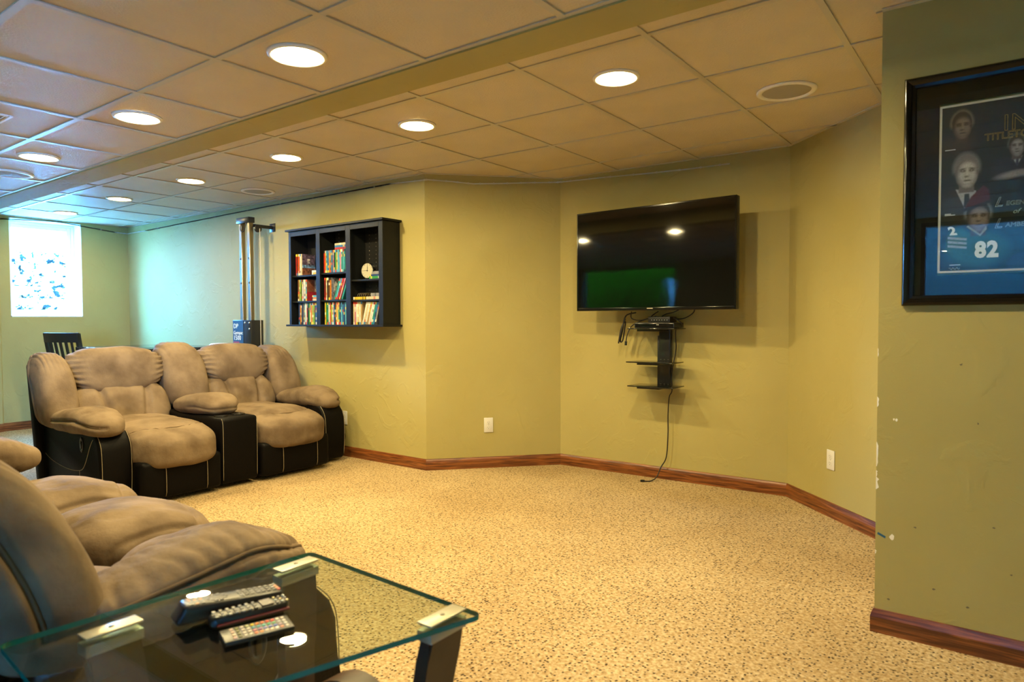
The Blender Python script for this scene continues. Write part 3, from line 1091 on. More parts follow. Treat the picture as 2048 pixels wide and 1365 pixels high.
# --- loveseat: faces +x, stands along the cabinet side
lv = thing('loveseat', 'tan suede and black leather reclining loveseat with a cup-holder console', 'loveseat', (-4.30, 1.74, 0))
LP = (-0.515, 0.415, 0.520, 0.045, 0.050, 0.030)
arm(lv, 0.02, 0.215, -1, False, LP)
arm(lv, 1.675, 1.885, 1, False, (-0.515, 0.385, 0.515, 0.045, 0.040, 0.005))
seat(lv, 0.20, 0.745, False, 1.3)
seat(lv, 1.035, 1.640, False, 4.1)
backrest(lv, 0.140, 0.790, False, 2.2)
backrest(lv, 1.085, 1.680, False, 6.4)
wing(lv, -0.06, 0.165, -1, False, 3.3)
wing(lv, 1.665, 1.925, 1, False, 7.7)
cushion('centre_cushion', (-0.945, 0.935, 0.735), (0.140, 0.172, 0.255), 'suede', lv, 3.0, 24, lambda p, q: (p.x - LEAN * p.z + 0.03 * (1 - q.z * q.z), p.y, p.z), (), 0.007, 6, 5.0,
        lambda q, p: -0.008 * smooth(0.35, 0.95, q.z) * max(0, math.sin(24 * q.y + 3 * noise.noise(p * 5))))
back_shell(lv, -0.025, 1.87)
cons = leather_box('console', -0.80, -0.035, 0.750, 1.030, 0.03, 0.495, lv, 0.025)
for v in cons.data.vertices:
    if v.co.z > 0.4 and v.co.x > -0.2:
        v.co.z -= 0.010
bm = bmesh.new()
for yy in (0.762, 1.018):
    tube(bm, spline([(-0.0375, yy, 0.06), (-0.034, yy, 0.25), (-0.036, yy, 0.44), (-0.055, yy, 0.483)], 4), 0.0016, 6)
done('stitching', bm, 'thread', cons, 'all', kind='stuff')
for yy in (0.822, 0.952):
    bm = bmesh.new()
    lathe(bm, [(0.036, -0.002), (0.042, 0.004), (0.048, 0.003), (0.049, -0.003), (0.036, -0.003)], 28, (-0.165, yy, 0.488))
    ch = done('cup_holder', bm, 'blackgloss', lv, 'all')
    bm = bmesh.new(); lathe(bm, [(0.0, -0.0005), (0.037, -0.0005)], 28, (-0.165, yy, 0.488))
    done('cup_well', bm, 'black', ch)
cushion('console_pad', (-0.495, 0.890, 0.548), (0.285, 0.165, 0.078), 'suede', lv, 2.7, 22, lambda p, q: (p.x, p.y, p.z * (0.8 + 0.2 * smooth(-1, 0, q.x)) + 0.02 * q.x - 0.03 * smooth(0.4, 1, q.x)),
        [(lambda q, h: (q.z + 0.15) * h.z if q.x > 0.2 else 9, 0.007, 0.008)], 0.006, 8, 8.8)

# --- sofa: faces +y, its end next to the glass table
sf = thing('sofa', 'long tan suede reclining sofa seen from its end beside the glass table', 'sofa', (-1.425, 1.285, 0), math.pi / 2)
SW = 2.20
arm(sf, 0.02, 0.225, -1, True, (-0.545, 0.330, 0.566, 0.065, 0.040, 0.034))
arm(sf, SW - 0.225, SW - 0.02, 1, False, (-0.515, 0.375, 0.580, 0.045, 0.050, 0.010))
sw = (SW - 0.45) / 3
for k in range(3):
    a = 0.225 + sw * k
    seat(sf, a, a + sw - 0.006, True, 1.9 + 2.1 * k, 0.0)
    backrest(sf, a, a + sw, k == 0, 3.0 + 2.7 * k)
wing(sf, 0.0, 0.235, -1, True, 9.1, -0.873, 0.100, 0.715, 0.240)
wing(sf, SW - 0.235, SW, 1, False, 4.6)
back_shell(sf, 0.0, SW)

# ------------------------------------------------------------------ glass end table
TZ = 0.604
tb = thing('end_table', 'glass-topped end table on dark bentwood legs beside the sofa arm', 'table', (-1.10, 0.68, 0))
ox, oy = -1.10, 0.68
poly = [(-1.395 - ox, 0.388 - oy), (-0.985 - ox, 0.360 - oy), (-0.800 - ox, 0.976 - oy), (-1.350 - ox, 0.998 - oy)]


def rounded(poly, r, k=4):
    out = []
    n = len(poly)
    for i in range(n):
        p, a, b = Vector(poly[i]), Vector(poly[i - 1]), Vector(poly[(i + 1) % n])
        u, v = (a - p).normalized() * r, (b - p).normalized() * r
        for j in range(k + 1):
            t = j / k
            out.append((p + u) * (1 - t) ** 2 + p * 2 * t * (1 - t) + (p + v) * t * t)
    return out


rp = rounded(poly, 0.018)
bm = bmesh.new()
prism(bm, rp, TZ - 0.010, TZ)
for f in bm.faces:
    f.material_index = 0 if abs(f.normal.z) > 0.5 or f.normal.length < 0.1 else 1
bm.normal_update()
for f in bm.faces:
    f.material_index = 0 if abs(f.normal.z) > 0.5 else 1
done('glass_top', bm, ['tableglass', 'glassedge'], tb)
legs = [(-1.300 - ox, 0.920 - oy, 'y'), (-0.852 - ox, 0.920 - oy, 'y'), (-1.300 - ox, 0.530 - oy, 'y'), (-0.950 - ox, 0.440 - oy, 'y')]
for i, (lx, ly, _) in enumerate(legs):
    br = box('bracket', lx - 0.018, lx + 0.018, ly - 0.049, ly + 0.049, TZ + 0.0004, TZ + 0.005, 'champagne', tb, 0.0015)
    box('clamp', lx - 0.018, lx + 0.018, ly - 0.049, ly + 0.049, TZ - 0.030, TZ - 0.0104, 'champagne', br, 0.0015)
    bm = bmesh.new(); lathe(bm, [(0.0, 0.0018), (0.004, 0.0015), (0.0052, 0.0)], 14, (lx, ly, TZ + 0.005))
    done('screw', bm, 'screw', br, 'all')
    # bentwood leg, a broad board that curves in and out again
    s = 1 if lx < 0 else -1
    bm = bmesh.new()
    rings = []
    for k in range(15):
        f = k / 14
        z = (TZ - 0.030) * (1 - f)
        inx = s * 0.028 * math.sin(math.pi * f)
        dy = -0.02 * math.sin(math.pi * f) * (1 if ly > 0 else -1)
        hw_, ht = 0.046 - 0.008 * math.sin(math.pi * f), 0.015
        rings.append([bm.verts.new((lx + inx + a * ht, ly + dy + b * hw_, z)) for a, b in ((-1, -1), (1, -1), (1, 1), (-1, 1))])
    for a, b in zip(rings, rings[1:]):
        for k in range(4):
            bm.faces.new((a[k], a[(k + 1) % 4], b[(k + 1) % 4], b[k]))
    bm.faces.new(rings[0][::-1]); bm.faces.new(rings[-1])
    es = [e for e in bm.edges if abs(e.verts[0].co.z - e.verts[1].co.z) > 0.01]
    bmesh.ops.bevel(bm, geom=es, offset=0.005, segments=2, affect='EDGES')
    done('leg', bm, 'legwood', tb, 50)
for yy, (xa, xb) in ((0.900 - oy, (legs[0][0] + 0.04, legs[1][0] - 0.04)), (0.485 - oy, (legs[2][0] + 0.04, legs[3][0] - 0.04))):
    bm = bmesh.new()
    rings = []
    for k in range(17):
        f = k / 16
        z = 0.30 + 0.115 * math.sin(math.pi * f)
        x = xa + (xb - xa) * f
        rings.append([bm.verts.new((x, yy + b * 0.028, z + a * 0.011)) for a, b in ((-1, -1), (1, -1), (1, 1), (-1, 1))])
    for a, b in zip(rings, rings[1:]):
        for k in range(4):
            bm.faces.new((a[k], a[(k + 1) % 4], b[(k + 1) % 4], b[k]))
    bm.faces.new(rings[0][::-1]); bm.faces.new(rings[-1])
    done('stretcher', bm, 'arch', tb, 50)

# ------------------------------------------------------------------ remotes on the table
def remote(name, label, a, b, width, th, tail, keys, body='black', wedge=0.0, band=None, rnd=0.012):
    """lies from a (tail) to b (head); local x runs along it."""
    a, b = Vector(a), Vector(b)
    ln = (b - a).length
    t = thing('remote_control', label, 'remote', ((a.x + b.x) / 2, (a.y + b.y) / 2, TZ + 0.0006), math.atan2(b.y - a.y, b.x - a.x), 'remote controls on the glass table')
    bm = bmesh.new()
    bx(bm, -ln / 2, ln / 2, -width / 2, width / 2, 0, th, rnd if rnd < th / 2 else th * 0.45, 3)
    for v in bm.verts:
        f = (v.co.x / ln + 0.5)
        if v.co.z > th * 0.5:
            v.co.z += wedge * (1 - f)
            if wedge:
                v.co.x += 0.012 * (1 - f) * 0 + (0.012 if f < 0.1 else 0)
        if tail:
            e = abs(v.co.x) / (ln / 2)
            v.co.y *= 1 - tail * smooth(0.75, 1.0, e)
    done('body', bm, body, t, 50)
    if band:
        bm = bmesh.new()
        bx(bm, -ln / 2 + 0.010, ln / 2 - 0.004, -width / 2 - 0.0008, width / 2 + 0.0008, th * 0.30, th * 0.48, 0.001, 1)
        done('red_band', bm, 'darkred', t)
    bm = bmesh.new()
    cols = []
    for (kx, ky, kw, kh, c) in keys:
        f = kx / ln + 0.5
        z = th + wedge * (1 - f)
        n0 = len(bm.faces)
        bx(bm, kx - kw / 2, kx + kw / 2, ky - kh / 2, ky + kh / 2, z - 0.0008, z + 0.0014, 0.0006, 1)
        cols += [c] * (len(bm.faces) - n0)
    bmesh.ops.recalc_face_normals(bm, faces=bm.faces)
    me = bpy.data.meshes.new('keypad')
    bm.to_mesh(me); bm.free()
    colour_mesh(me, cols)
    link('keypad', me, 'spine', t, kind='stuff')
    return t


GREY, PALE = (0.05, 0.05, 0.055), (0.30, 0.30, 0.30)
k1 = []
for i in range(7):
    for j in range(3):
        k1.append((0.020 + 0.0105 * i, -0.0115 + 0.0115 * j, 0.0075, 0.008, random.choice([(0.10, 0.10, 0.11), (0.16, 0.16, 0.17), (0.06, 0.06, 0.06)])))
for i in range(4):
    k1.append((0.0905, -0.015 + 0.010 * i, 0.006, 0.007, [(0.5, 0.03, 0.02), (0.5, 0.13, 0.03), (0.35, 0.12, 0.05), (0.1, 0.1, 0.1)][i]))
for a in range(10):
    k1.append((-0.022 + 0.016 * math.cos(a * 0.628), 0.015 * math.sin(a * 0.628), 0.007, 0.006, (0.09, 0.09, 0.10)))
for i in range(3):
    for j in range(4):
        k1.append((-0.050 - 0.010 * i, -0.015 + 0.010 * j, 0.006, 0.006, random.choice([(0.35, 0.12, 0.03), (0.10, 0.10, 0.10), (0.08, 0.08, 0.09)])))
remote('remote_control', 'longest black remote with a tall back end, closest to the sofa arm', (-1.226, 0.604), (-1.178, 0.795), 0.050, 0.022, 0.0, k1, wedge=0.014)
k2 = []
for i in range(7):
    for j in range(3):
        k2.append((-0.060 + 0.0115 * i, -0.012 + 0.012 * j, 0.006, 0.008, random.choice([(0.16, 0.16, 0.16), (0.10, 0.10, 0.10), (0.34, 0.34, 0.33)])))
k2.append((0.030, 0.0, 0.022, 0.030, (0.05, 0.035, 0.035)))
for i in range(3):
    for j in range(3):
        k2.append((0.048 + 0.009 * i, -0.012 + 0.012 * j, 0.005, 0.006, [(0.12, 0.12, 0.12), (0.30, 0.36, 0.34), (0.45, 0.36, 0.12)][(i + j) % 3]))
remote('remote_control', 'black remote with rounded ends and a dark red band, middle one of three', (-1.158, 0.634), (-1.118, 0.772), 0.046, 0.022, 0.45, k2, band=True)
pal = [[(0.75, 0.55, 0.45), (0.2, 0.22, 0.05), (0.6, 0.55, 0.5), (0.5, 0.48, 0.2), (0.8, 0.6, 0.02), (0.75, 0.22, 0.03), (0.7, 0.10, 0.02), (0.75, 0.05, 0.02), (0.75, 0.03, 0.02), (0.75, 0.7, 0.6), (0.7, 0.66, 0.6)],
       [(0.8, 0.55, 0.42), (0.16, 0.15, 0.03), (0.7, 0.6, 0.5), (0.7, 0.62, 0.5), (0.05, 0.3, 0.36), (0.03, 0.35, 0.4), (0.02, 0.4, 0.35), (0.03, 0.35, 0.16), (0.03, 0.3, 0.1), (0.5, 0.5, 0.5), (0.6, 0.55, 0.5)],
       [(0.8, 0.6, 0.45), (0.12, 0.12, 0.03), (0.75, 0.65, 0.55), (0.7, 0.6, 0.5), (0.55, 0.12, 0.2), (0.3, 0.12, 0.3), (0.12, 0.15, 0.5), (0.05, 0.12, 0.5), (0.04, 0.12, 0.5), (0.4, 0.3, 0.4), (0.6, 0.6, 0.6)],
       [(0.75, 0.45, 0.4), (0.10, 0.10, 0.03), (0.65, 0.6, 0.5), (0.7, 0.62, 0.5), (0.75, 0.18, 0.06), (0.75, 0.25, 0.04), (0.75, 0.6, 0.45), (0.75, 0.55, 0.3), (0.75, 0.65, 0.55), (0.65, 0.25, 0.15), (0.6, 0.55, 0.5)]]
k3 = [(-0.040 + 0.0088 * i, 0.018 - 0.012 * j, 0.0060, 0.0062, pal[j][i]) for j in range(4) for i in range(11)]
remote('remote_control', 'flat black remote full of small coloured buttons, nearest the table edge', (-1.094, 0.622), (-1.054, 0.733), 0.056, 0.008, 0.0, k3, rnd=0.002)

# ------------------------------------------------------------------ television
tv = thing('television', 'large black flat television on the wall, switched off and mirroring lamps', 'television', (-2.005, 4.262, 1.219), math.radians(-3.3))
TWD, THT = 1.202, 0.712
bm = bmesh.new(); bx(bm, -TWD / 2, TWD / 2, 0.0, 0.045, 0, THT, 0.006, 2)
done('case', bm, 'black', tv, 40)
bm = bmesh.new(); bx(bm, -0.36, 0.36, 0.045, 0.085, 0.06, THT - 0.2, 0.015, 2)
done('rear_housing', bm, 'black', tv, 40)
rect_frame('bezel', -0.006, 0.002, -TWD / 2, TWD / 2, 0, THT, 0.012, 'blackgloss', tv, 'y', 0.002)
box('screen', -TWD / 2 + 0.012, TWD / 2 - 0.012, -0.0025, 0.001, 0.022, THT - 0.012, 'screen', tv)
box('lower_lip', -TWD / 2 + 0.012, TWD / 2 - 0.012, -0.007, 0.001, 0.004, 0.0215, 'blackgloss', tv, 0.002)
box('badge', -0.022, 0.022, -0.0078, -0.0068, 0.010, 0.016, 'tee', tv)
box('wall_bracket', -0.10, 0.10, 0.086, 0.100, 0.10, 0.40, 'blackmetal', tv, 0.004)
box('bracket_arm', -0.03, 0.03, 0.100, 0.262, 0.18, 0.30, 'blackmetal', tv, 0.004)

# component shelf under it
sh = thing('component_shelf', 'black wall-mounted component rack with three glass shelves below the television', 'shelf', (-2.006, 4.545, 0.66))
box('post', -0.044, 0.041, -0.045, -0.001, 0.0, 0.50, 'blackmetal', sh, 0.006)
box('side_rail', -0.062, -0.045, -0.030, -0.001, 0.02, 0.38, 'blackmetal', sh, 0.003)
bm = bmesh.new()
for zz in (0.035, 0.185, 0.21, 0.42):
    for dx in (-0.028, 0.0, 0.028):
        bx(bm, dx - 0.004, dx + 0.004, -0.0462, -0.0446, zz - 0.0015, zz + 0.0015)
done('slot_mark', bm, 'chrome', sh, kind='stuff')
for zz, x0, x1 in ((0.024, -0.190, 0.150), (0.192, -0.200, 0.145), (0.428, -0.190, 0.160)):
    box('glass_shelf', x0, x1, -0.25, -0.048, zz, zz + 0.008, 'smoked', sh, 0.002)
    box('shelf_arm', -0.14, 0.03, -0.20, -0.047, zz - 0.016, zz - 0.0008, 'blackmetal', sh, 0.002)
bxo = thing('cable_box', 'black set-top box on the top shelf under the television', 'set-top box', (-2.005, 4.43, 1.0975))
box('case', -0.150, 0.145, -0.105, 0.065, 0.0, 0.036, 'black', bxo, 0.004)
box('front_panel', -0.146, 0.141, -0.1065, -0.104, 0.004, 0.032, 'blackgloss', bxo, 0.001)
for dx in (0.02, 0.03):
    box('indicator', dx - 0.003, dx + 0.003, -0.1074, -0.106, 0.020, 0.024, 'whiteink', bxo)
md = thing('modem', 'small black device with lit dots on top of the set-top box', 'modem', (-1.985, 4.43, 1.1342))
box('case', -0.085, 0.080, -0.07, 0.05, 0.0, 0.042, 'black', md, 0.006)
bm = bmesh.new()
for k in range(7):
    bx(bm, -0.055 + 0.019 * k - 0.003, -0.055 + 0.019 * k + 0.003, -0.0712, -0.0698, 0.016, 0.020)
done('indicator', bm, 'whiteink', md, kind='stuff')

# cables round the rack
def cable(label, pts, r=0.004, plug=None, group='loose cables under the television', n=6):
    t = thing('cable', label, 'cable', (0, 0, 0), 0, group)
    wire('cord', pts, r, 'cable', t, n)
    if plug:
        p, d = Vector(plug[0]), Vector(plug[1]).normalized()
        bm = bmesh.new()
        bx(bm, -0.008, 0.008, -0.006, 0.006, 0.0, 0.030, 0.002, 1)
        q = Vector((0, 0, 1)).rotation_difference(d).to_matrix().to_4x4()
        bm.transform(Matrix.Translation(p) @ q)
        done('plug', bm, 'black', t)
    return t


Y = 4.515
cable('long black power cord hanging from the rack down onto the carpet',
      [(-1.915, 4.50, 1.13), (-1.930, 4.515, 1.06), (-1.926, Y, 0.95), (-1.945, Y, 0.84), (-1.957, Y, 0.755), (-1.955, Y, 0.65), (-1.976, Y, 0.60), (-1.984, Y, 0.475), (-1.984, Y, 0.332), (-1.996, Y, 0.17), (-2.03, 4.500, 0.095), (-2.045, 4.46, 0.030), (-2.07, 4.42, 0.006), (-2.105, 4.385, 0.0055)],
      0.0042, ((-2.103, 4.387, 0.007), (-0.8, -0.5, 0)))
cable('bundled black cable tied up and hanging at the window side of the rack',
      [(-2.20, 4.44, 1.205), (-2.265, 4.43, 1.19), (-2.285, 4.42, 1.15), (-2.295, 4.42, 1.09), (-2.315, 4.42, 1.00), (-2.300, 4.428, 1.005), (-2.284, 4.428, 1.09), (-2.280, 4.43, 1.14), (-2.302, 4.415, 1.10), (-2.325, 4.415, 0.995), (-2.318, 4.408, 1.00), (-2.292, 4.408, 1.10), (-2.275, 4.42, 1.16)], 0.0052)
cable('black cable with a small plug dangling next to the bundled cable',
      [(-2.04, 4.43, 1.178), (-2.14, 4.43, 1.150), (-2.225, 4.43, 1.112), (-2.262, 4.43, 1.05), (-2.274, 4.43, 0.995)], 0.0038, ((-2.274, 4.43, 0.998), (-0.05, 0, -1)))
cable('thin black cable looping from the television to the modem',
      [(-2.24, 4.45, 1.213), (-2.23, 4.43, 1.165), (-2.16, 4.42, 1.150), (-2.09, 4.42, 1.165), (-2.06, 4.43, 1.190), (-2.03, 4.45, 1.213)], 0.0038)
cable('black cable curling down on the poster side of the modem',
      [(-1.77, 4.46, 1.235), (-1.768, 4.44, 1.205), (-1.80, 4.42, 1.175), (-1.85, 4.44, 1.160), (-1.895, 4.45, 1.158)], 0.0040)
cable('black cable drooping lowest beside the set-top box',
      [(-1.895, 4.40, 1.165), (-1.86, 4.39, 1.150), (-1.835, 4.40, 1.125), (-1.84, 4.41, 1.105)], 0.0045)
cable('short black cable arching over the modem',
      [(-1.99, 4.42, 1.179), (-1.95, 4.41, 1.195), (-1.905, 4.42, 1.205), (-1.86, 4.45, 1.232)], 0.0036)

# ------------------------------------------------------------------ media cabinet and its cases
CX0, CX1, CYF, CZ0, CZ1 = -5.075, -3.888, 3.560, 1.105, 1.938
cab = thing('media_cabinet', 'black open wall cabinet with three bays of discs and a clock', 'cabinet', ((CX0 + CX1) / 2, YS, CZ0))
lx = lambda x: x - (CX0 + CX1) / 2
ly = lambda y: y - YS
lz = lambda z: z - CZ0
DIV = [(-5.075, -5.045), (-4.700, -4.650), (-4.322, -4.266), (-3.935, -3.888)]
FLO = 1.121


def cbox(name, x0, x1, y0, y1, z0, z1, m='blackwood', b=0.0015):
    return box(name, lx(x0), lx(x1), ly(y0), ly(y1), lz(z0), lz(z1), m, cab, b, 1)


cbox('side_panel', -5.066, -5.050, CYF + 0.012, YS - 0.001, FLO, CZ1 - 0.017)
cbox('side_panel', -3.908, -3.890, CYF + 0.012, YS - 0.001, FLO, CZ1 - 0.017)
cbox('divider', -4.683, -4.667, CYF + 0.012, YS - 0.006, FLO, CZ1 - 0.017)
cbox('divider', -4.302, -4.286, CYF + 0.012, YS - 0.006, FLO, CZ1 - 0.017)
cbox('back_panel', -5.050, -3.908, YS - 0.006, YS - 0.001, FLO, CZ1 - 0.017, 'black')
cbox('top_board', -5.098, -3.868, CYF - 0.020, YS - 0.001, CZ1 - 0.016, CZ1)
cbox('bottom_board', -5.098, -3.868, CYF - 0.020, YS - 0.001, CZ0, FLO)
for a, b in DIV:
    cbox('stile', a, b, CYF, CYF + 0.012, FLO + 0.0002, CZ1 - 0.0165)
for (a, b), (c, d) in zip(DIV, DIV[1:]):
    cbox('rail', b, c, CYF + 0.0005, CYF + 0.012, CZ1 - 0.060, CZ1 - 0.0165)
BAY = [(-5.050, -4.683), (-4.667, -4.302), (-4.286, -3.908)]
SHELF = [[1.322, 1.543], [1.325, 1.550], [1.320, 1.480]]
for (a, b), zz in zip(BAY, SHELF):
    for z in zz:
        cbox('shelf', a + 0.0005, b - 0.0005, CYF + 0.014, YS - 0.007, z - 0.014, z, 'blackwood', 0.001)
bm = bmesh.new()
for px_ in (-4.24, -4.16):
    for k in range(17):
        z = 1.37 + 0.032 * k
        if abs(z - 1.48) > 0.02:
            bx(bm, lx(px_) - 0.0018, lx(px_) + 0.0018, ly(YS - 0.0072), ly(YS - 0.006), lz(z) - 0.0018, lz(z) + 0.0018)
for k in range(10):
    z = 1.60 + 0.032 * k
    bx(bm, lx(-4.62) - 0.003, lx(-4.62) + 0.003, ly(YS - 0.0072), ly(YS - 0.006), lz(z) - 0.003, lz(z) + 0.003)
done('peg_hole', bm, 'tee', cab, kind='stuff')

COL = {'red': (0.50, 0.03, 0.02), 'dark red': (0.20, 0.015, 0.012), 'orange': (0.62, 0.20, 0.02), 'yellow': (0.65, 0.48, 0.05), 'white': (0.72, 0.70, 0.64), 'cream': (0.66, 0.55, 0.36),
       'blue': (0.03, 0.17, 0.42), 'sky blue': (0.10, 0.40, 0.58), 'teal': (0.03, 0.28, 0.26), 'green': (0.04, 0.26, 0.05), 'lime': (0.24, 0.42, 0.06), 'brown': (0.16, 0.07, 0.03), 'black': (0.02, 0.02, 0.02),
       'grey': (0.25, 0.25, 0.25), 'pink': (0.60, 0.22, 0.30), 'lilac': (0.45, 0.33, 0.45), 'navy': (0.02, 0.05, 0.16), 'tan': (0.40, 0.27, 0.12)}
COL = {k: tuple(c * 0.75 for c in v) for k, v in COL.items()}
ORD = ['first', 'second', 'third', 'fourth', 'fifth', 'sixth', 'seventh', 'eighth', 'ninth', 'tenth', 'eleventh', 'twelfth', 'thirteenth', 'fourteenth', 'fifteenth', 'sixteenth', 'seventeenth', 'eighteenth', 'nineteenth', 'twentieth']
BN = ['window-side bay', 'middle bay', 'television-side bay']
SN = ['bottom', 'middle', 'top']


def case_mesh(col, th, w=0.184, d=0.135, front=None, cover=None):
    """a disc case standing: spine looks to -y, thickness along x; printed bands on the spine (or a picture on the front when front is set)."""
    bm = bmesh.new()
    rows = 9 if front is None else 14
    cols_n = 1 if front is None else 10
    cols = []
    if front is None:
        sx, sy = th, d
    else:
        sx, sy = d, th
    n0 = 0
    zs = np.linspace(0, w, rows + 1)
    xs_ = np.linspace(-sx / 2, sx / 2, cols_n + 1)
    V = [[bm.verts.new((x, -sy / 2, z)) for x in xs_] for z in zs]
    for i in range(rows):
        for j in range(cols_n):
            bm.faces.new((V[i][j], V[i][j + 1], V[i + 1][j + 1], V[i + 1][j]))
            if front is None:
                c = np.array(col)
                if i in (0, rows - 1) and random.random() < 0.6:
                    c = np.array(random.choice([(0.7, 0.68, 0.6), (0.02, 0.02, 0.02), (0.5, 0.05, 0.03), (0.6, 0.45, 0.05), (0.05, 0.2, 0.45)]))
                elif random.random() < 0.16:
                    c = c * 0.35 + 0.65 * np.array(random.choice([(0.75, 0.72, 0.65), (0.02, 0.02, 0.02), (0.6, 0.45, 0.05), (0.5, 0.05, 0.03)]))
                cols.append(tuple(c * random.uniform(0.85, 1.1)))
            else:
                cols.append(front((j + 0.5) / cols_n, (i + 0.5) / rows))
    B = [bm.verts.new((x, sy / 2, z)) for x, z in ((-sx / 2, 0), (sx / 2, 0), (sx / 2, w), (-sx / 2, w))]
    bm.faces.new((B[3], B[2], B[1], B[0]))
    bm.faces.new([V[i][0] for i in range(rows + 1)] + [B[3], B[0]])
    bm.faces.new([V[0][j] for j in range(cols_n, -1, -1)] + [B[0], B[1]])
    bm.faces.new([V[-1][j] for j in range(cols_n + 1)] + [B[2], B[3]])
    cols += [tuple(np.array(col) * 0.9)] * 4
    if cover is None:
        bm.faces.new([V[i][-1] for i in range(rows, -1, -1)] + [B[1], B[2]])
        cols.append(tuple(np.array(col) * 0.9))
    else:                                     # the printed cover faces +x
        for j in range(10):
            for i in range(14):
                q = [bm.verts.new((sx / 2, -sy / 2 + sy * (j + a) / 10, w * (i + b_) / 14)) for a, b_ in ((0, 0), (1, 0), (1, 1), (0, 1))]
                bm.faces.new(q)
                cols.append(cover((j + 0.5) / 10, (i + 0.5) / 14))
    me = bpy.data.meshes.new('disc_case')
    bm.to_mesh(me); bm.free()
    colour_mesh(me, cols)
    me.materials.append(M['spine'])
    return me


YC = CYF + 0.030


def stand(bay, shelf, x, z, col, th, idx, tilt=0.0, yoff=0.0, cover=None):
    me = case_mesh(COL[col], th, cover=art(cover) if cover else None)
    o = bpy.data.objects.new('disc_case', me)
    C.objects.link(o)
    o.location = (x, YC + 0.0675 + yoff, z + 0.0004)
    o.rotation_euler = (0, tilt, 0)
    tag(o, '%s%s disc case, %s from the window, %s shelf, %s' % ('leaning ' if tilt else '', col, ORD[idx], SN[shelf], BN[bay]), 'disc case', 'disc cases on the %s shelf of the %s' % (SN[shelf], BN[bay]))
    return o


def lying(bay, shelf, x, z, col, idx, th=0.015, note='', sl=1.0, sd=1.0):
    me = case_mesh(COL[col], th)
    o = bpy.data.objects.new('disc_case', me)
    C.objects.link(o)
    o.rotation_euler = (0, -math.pi / 2, 0)
    o.location = (x + 0.184 * sl, YC + 0.0675 * sd, z + th / 2 + 0.0004)
    o.scale = (1, sd, sl)
    tag(o, 'flat-lying %s disc case, %s, %s shelf, %s' % (col, note, SN[shelf], BN[bay]), 'disc case', 'disc cases on the %s shelf of the %s' % (SN[shelf], BN[bay]))
    return o


def row(bay, shelf, x, z, cols, th=0.0148, gap=0.0006, start=0, cover=None):
    for i, c in enumerate(cols):
        t = th * random.uniform(0.88, 1.12)
        stand(bay, shelf, x + t / 2, z, c, t, start + i, yoff=random.uniform(-0.003, 0.004), cover=cover if i == len(cols) - 1 else None)
        x += t + gap
    return x


def leaning(bay, shelf, x, z, cols, ang, start, th=0.0148, pitch=None):
    for i, c in enumerate(cols):
        o = stand(bay, shelf, x, z, c, th, start + i, tilt=ang, yoff=0.001 * i)
        o.location.z = z + math.sin(ang) * th / 2 + 0.0006
        x += (pitch or th / math.cos(ang)) + 0.0012
    return x


def art(kind):
    def f(u, v):
        if kind == 'dark':
            base = np.array((0.10, 0.07, 0.10)) if v > 0.45 else np.array((0.16, 0.06, 0.03))
            if 0.35 < v < 0.5:
                base = np.array((0.12, 0.22, 0.36))
            if (u - 0.5) ** 2 + (v - 0.68) ** 2 < 0.02:
                base = np.array((0.5, 0.45, 0.4))
            return tuple(base * random.uniform(0.4, 1.9))
        if kind == 'red':
            base = np.array((0.42, 0.38, 0.30)) if u > 0.6 else np.array((0.22, 0.07, 0.04))
            if v < 0.45:
                base = np.array((0.34, 0.02, 0.03))
            if (u - 0.28) ** 2 + (v - 0.66) ** 2 < 0.05:
                base = np.array((0.20, 0.065, 0.03))
            return tuple(base * random.uniform(0.7, 1.25))
        base = np.array((0.16, 0.16, 0.22))
        if (u - 0.5) ** 2 + (v - 0.6) ** 2 < 0.10:
            base = np.array((0.38, 0.36, 0.36))
        return tuple(base * random.uniform(0.5, 1.4))
    return f


# window-side bay
row(0, 0, -4.985, FLO, ['navy', 'orange', 'tan', 'navy', 'grey', 'sky blue', 'white', 'red', 'black', 'green', 'cream', 'orange', 'lime', 'lime', 'black', 'blue', 'sky blue', 'teal', 'white'][:17])
x = row(0, 1, -4.99, SHELF[0][0], ['brown', 'tan', 'lime', 'black', 'white', 'lilac', 'white', 'sky blue'], cover='red')
z = SHELF[0][0]
for i, (c, nt2) in enumerate((('cream', 'lowest of a stack of three'), ('orange', 'halfway up a stack of three'), ('sky blue', 'topmost of a stack of three'))):
    o = lying(0, 1, -4.795, z, c, i, 0.015, nt2, 0.55, 0.55)
    z += 0.0156
x = row(0, 2, -5.02, SHELF[0][1], ['red', 'dark red', 'orange', 'red', 'white', 'cream'], cover='dark')
z = SHELF[0][1]
for i, (c, nt2) in enumerate((('yellow', 'lower of two'), ('white', 'upper of two'))):
    o = lying(0, 2, -4.795, z, c, i, 0.018, nt2, 0.56, 0.55)
    z += 0.0186
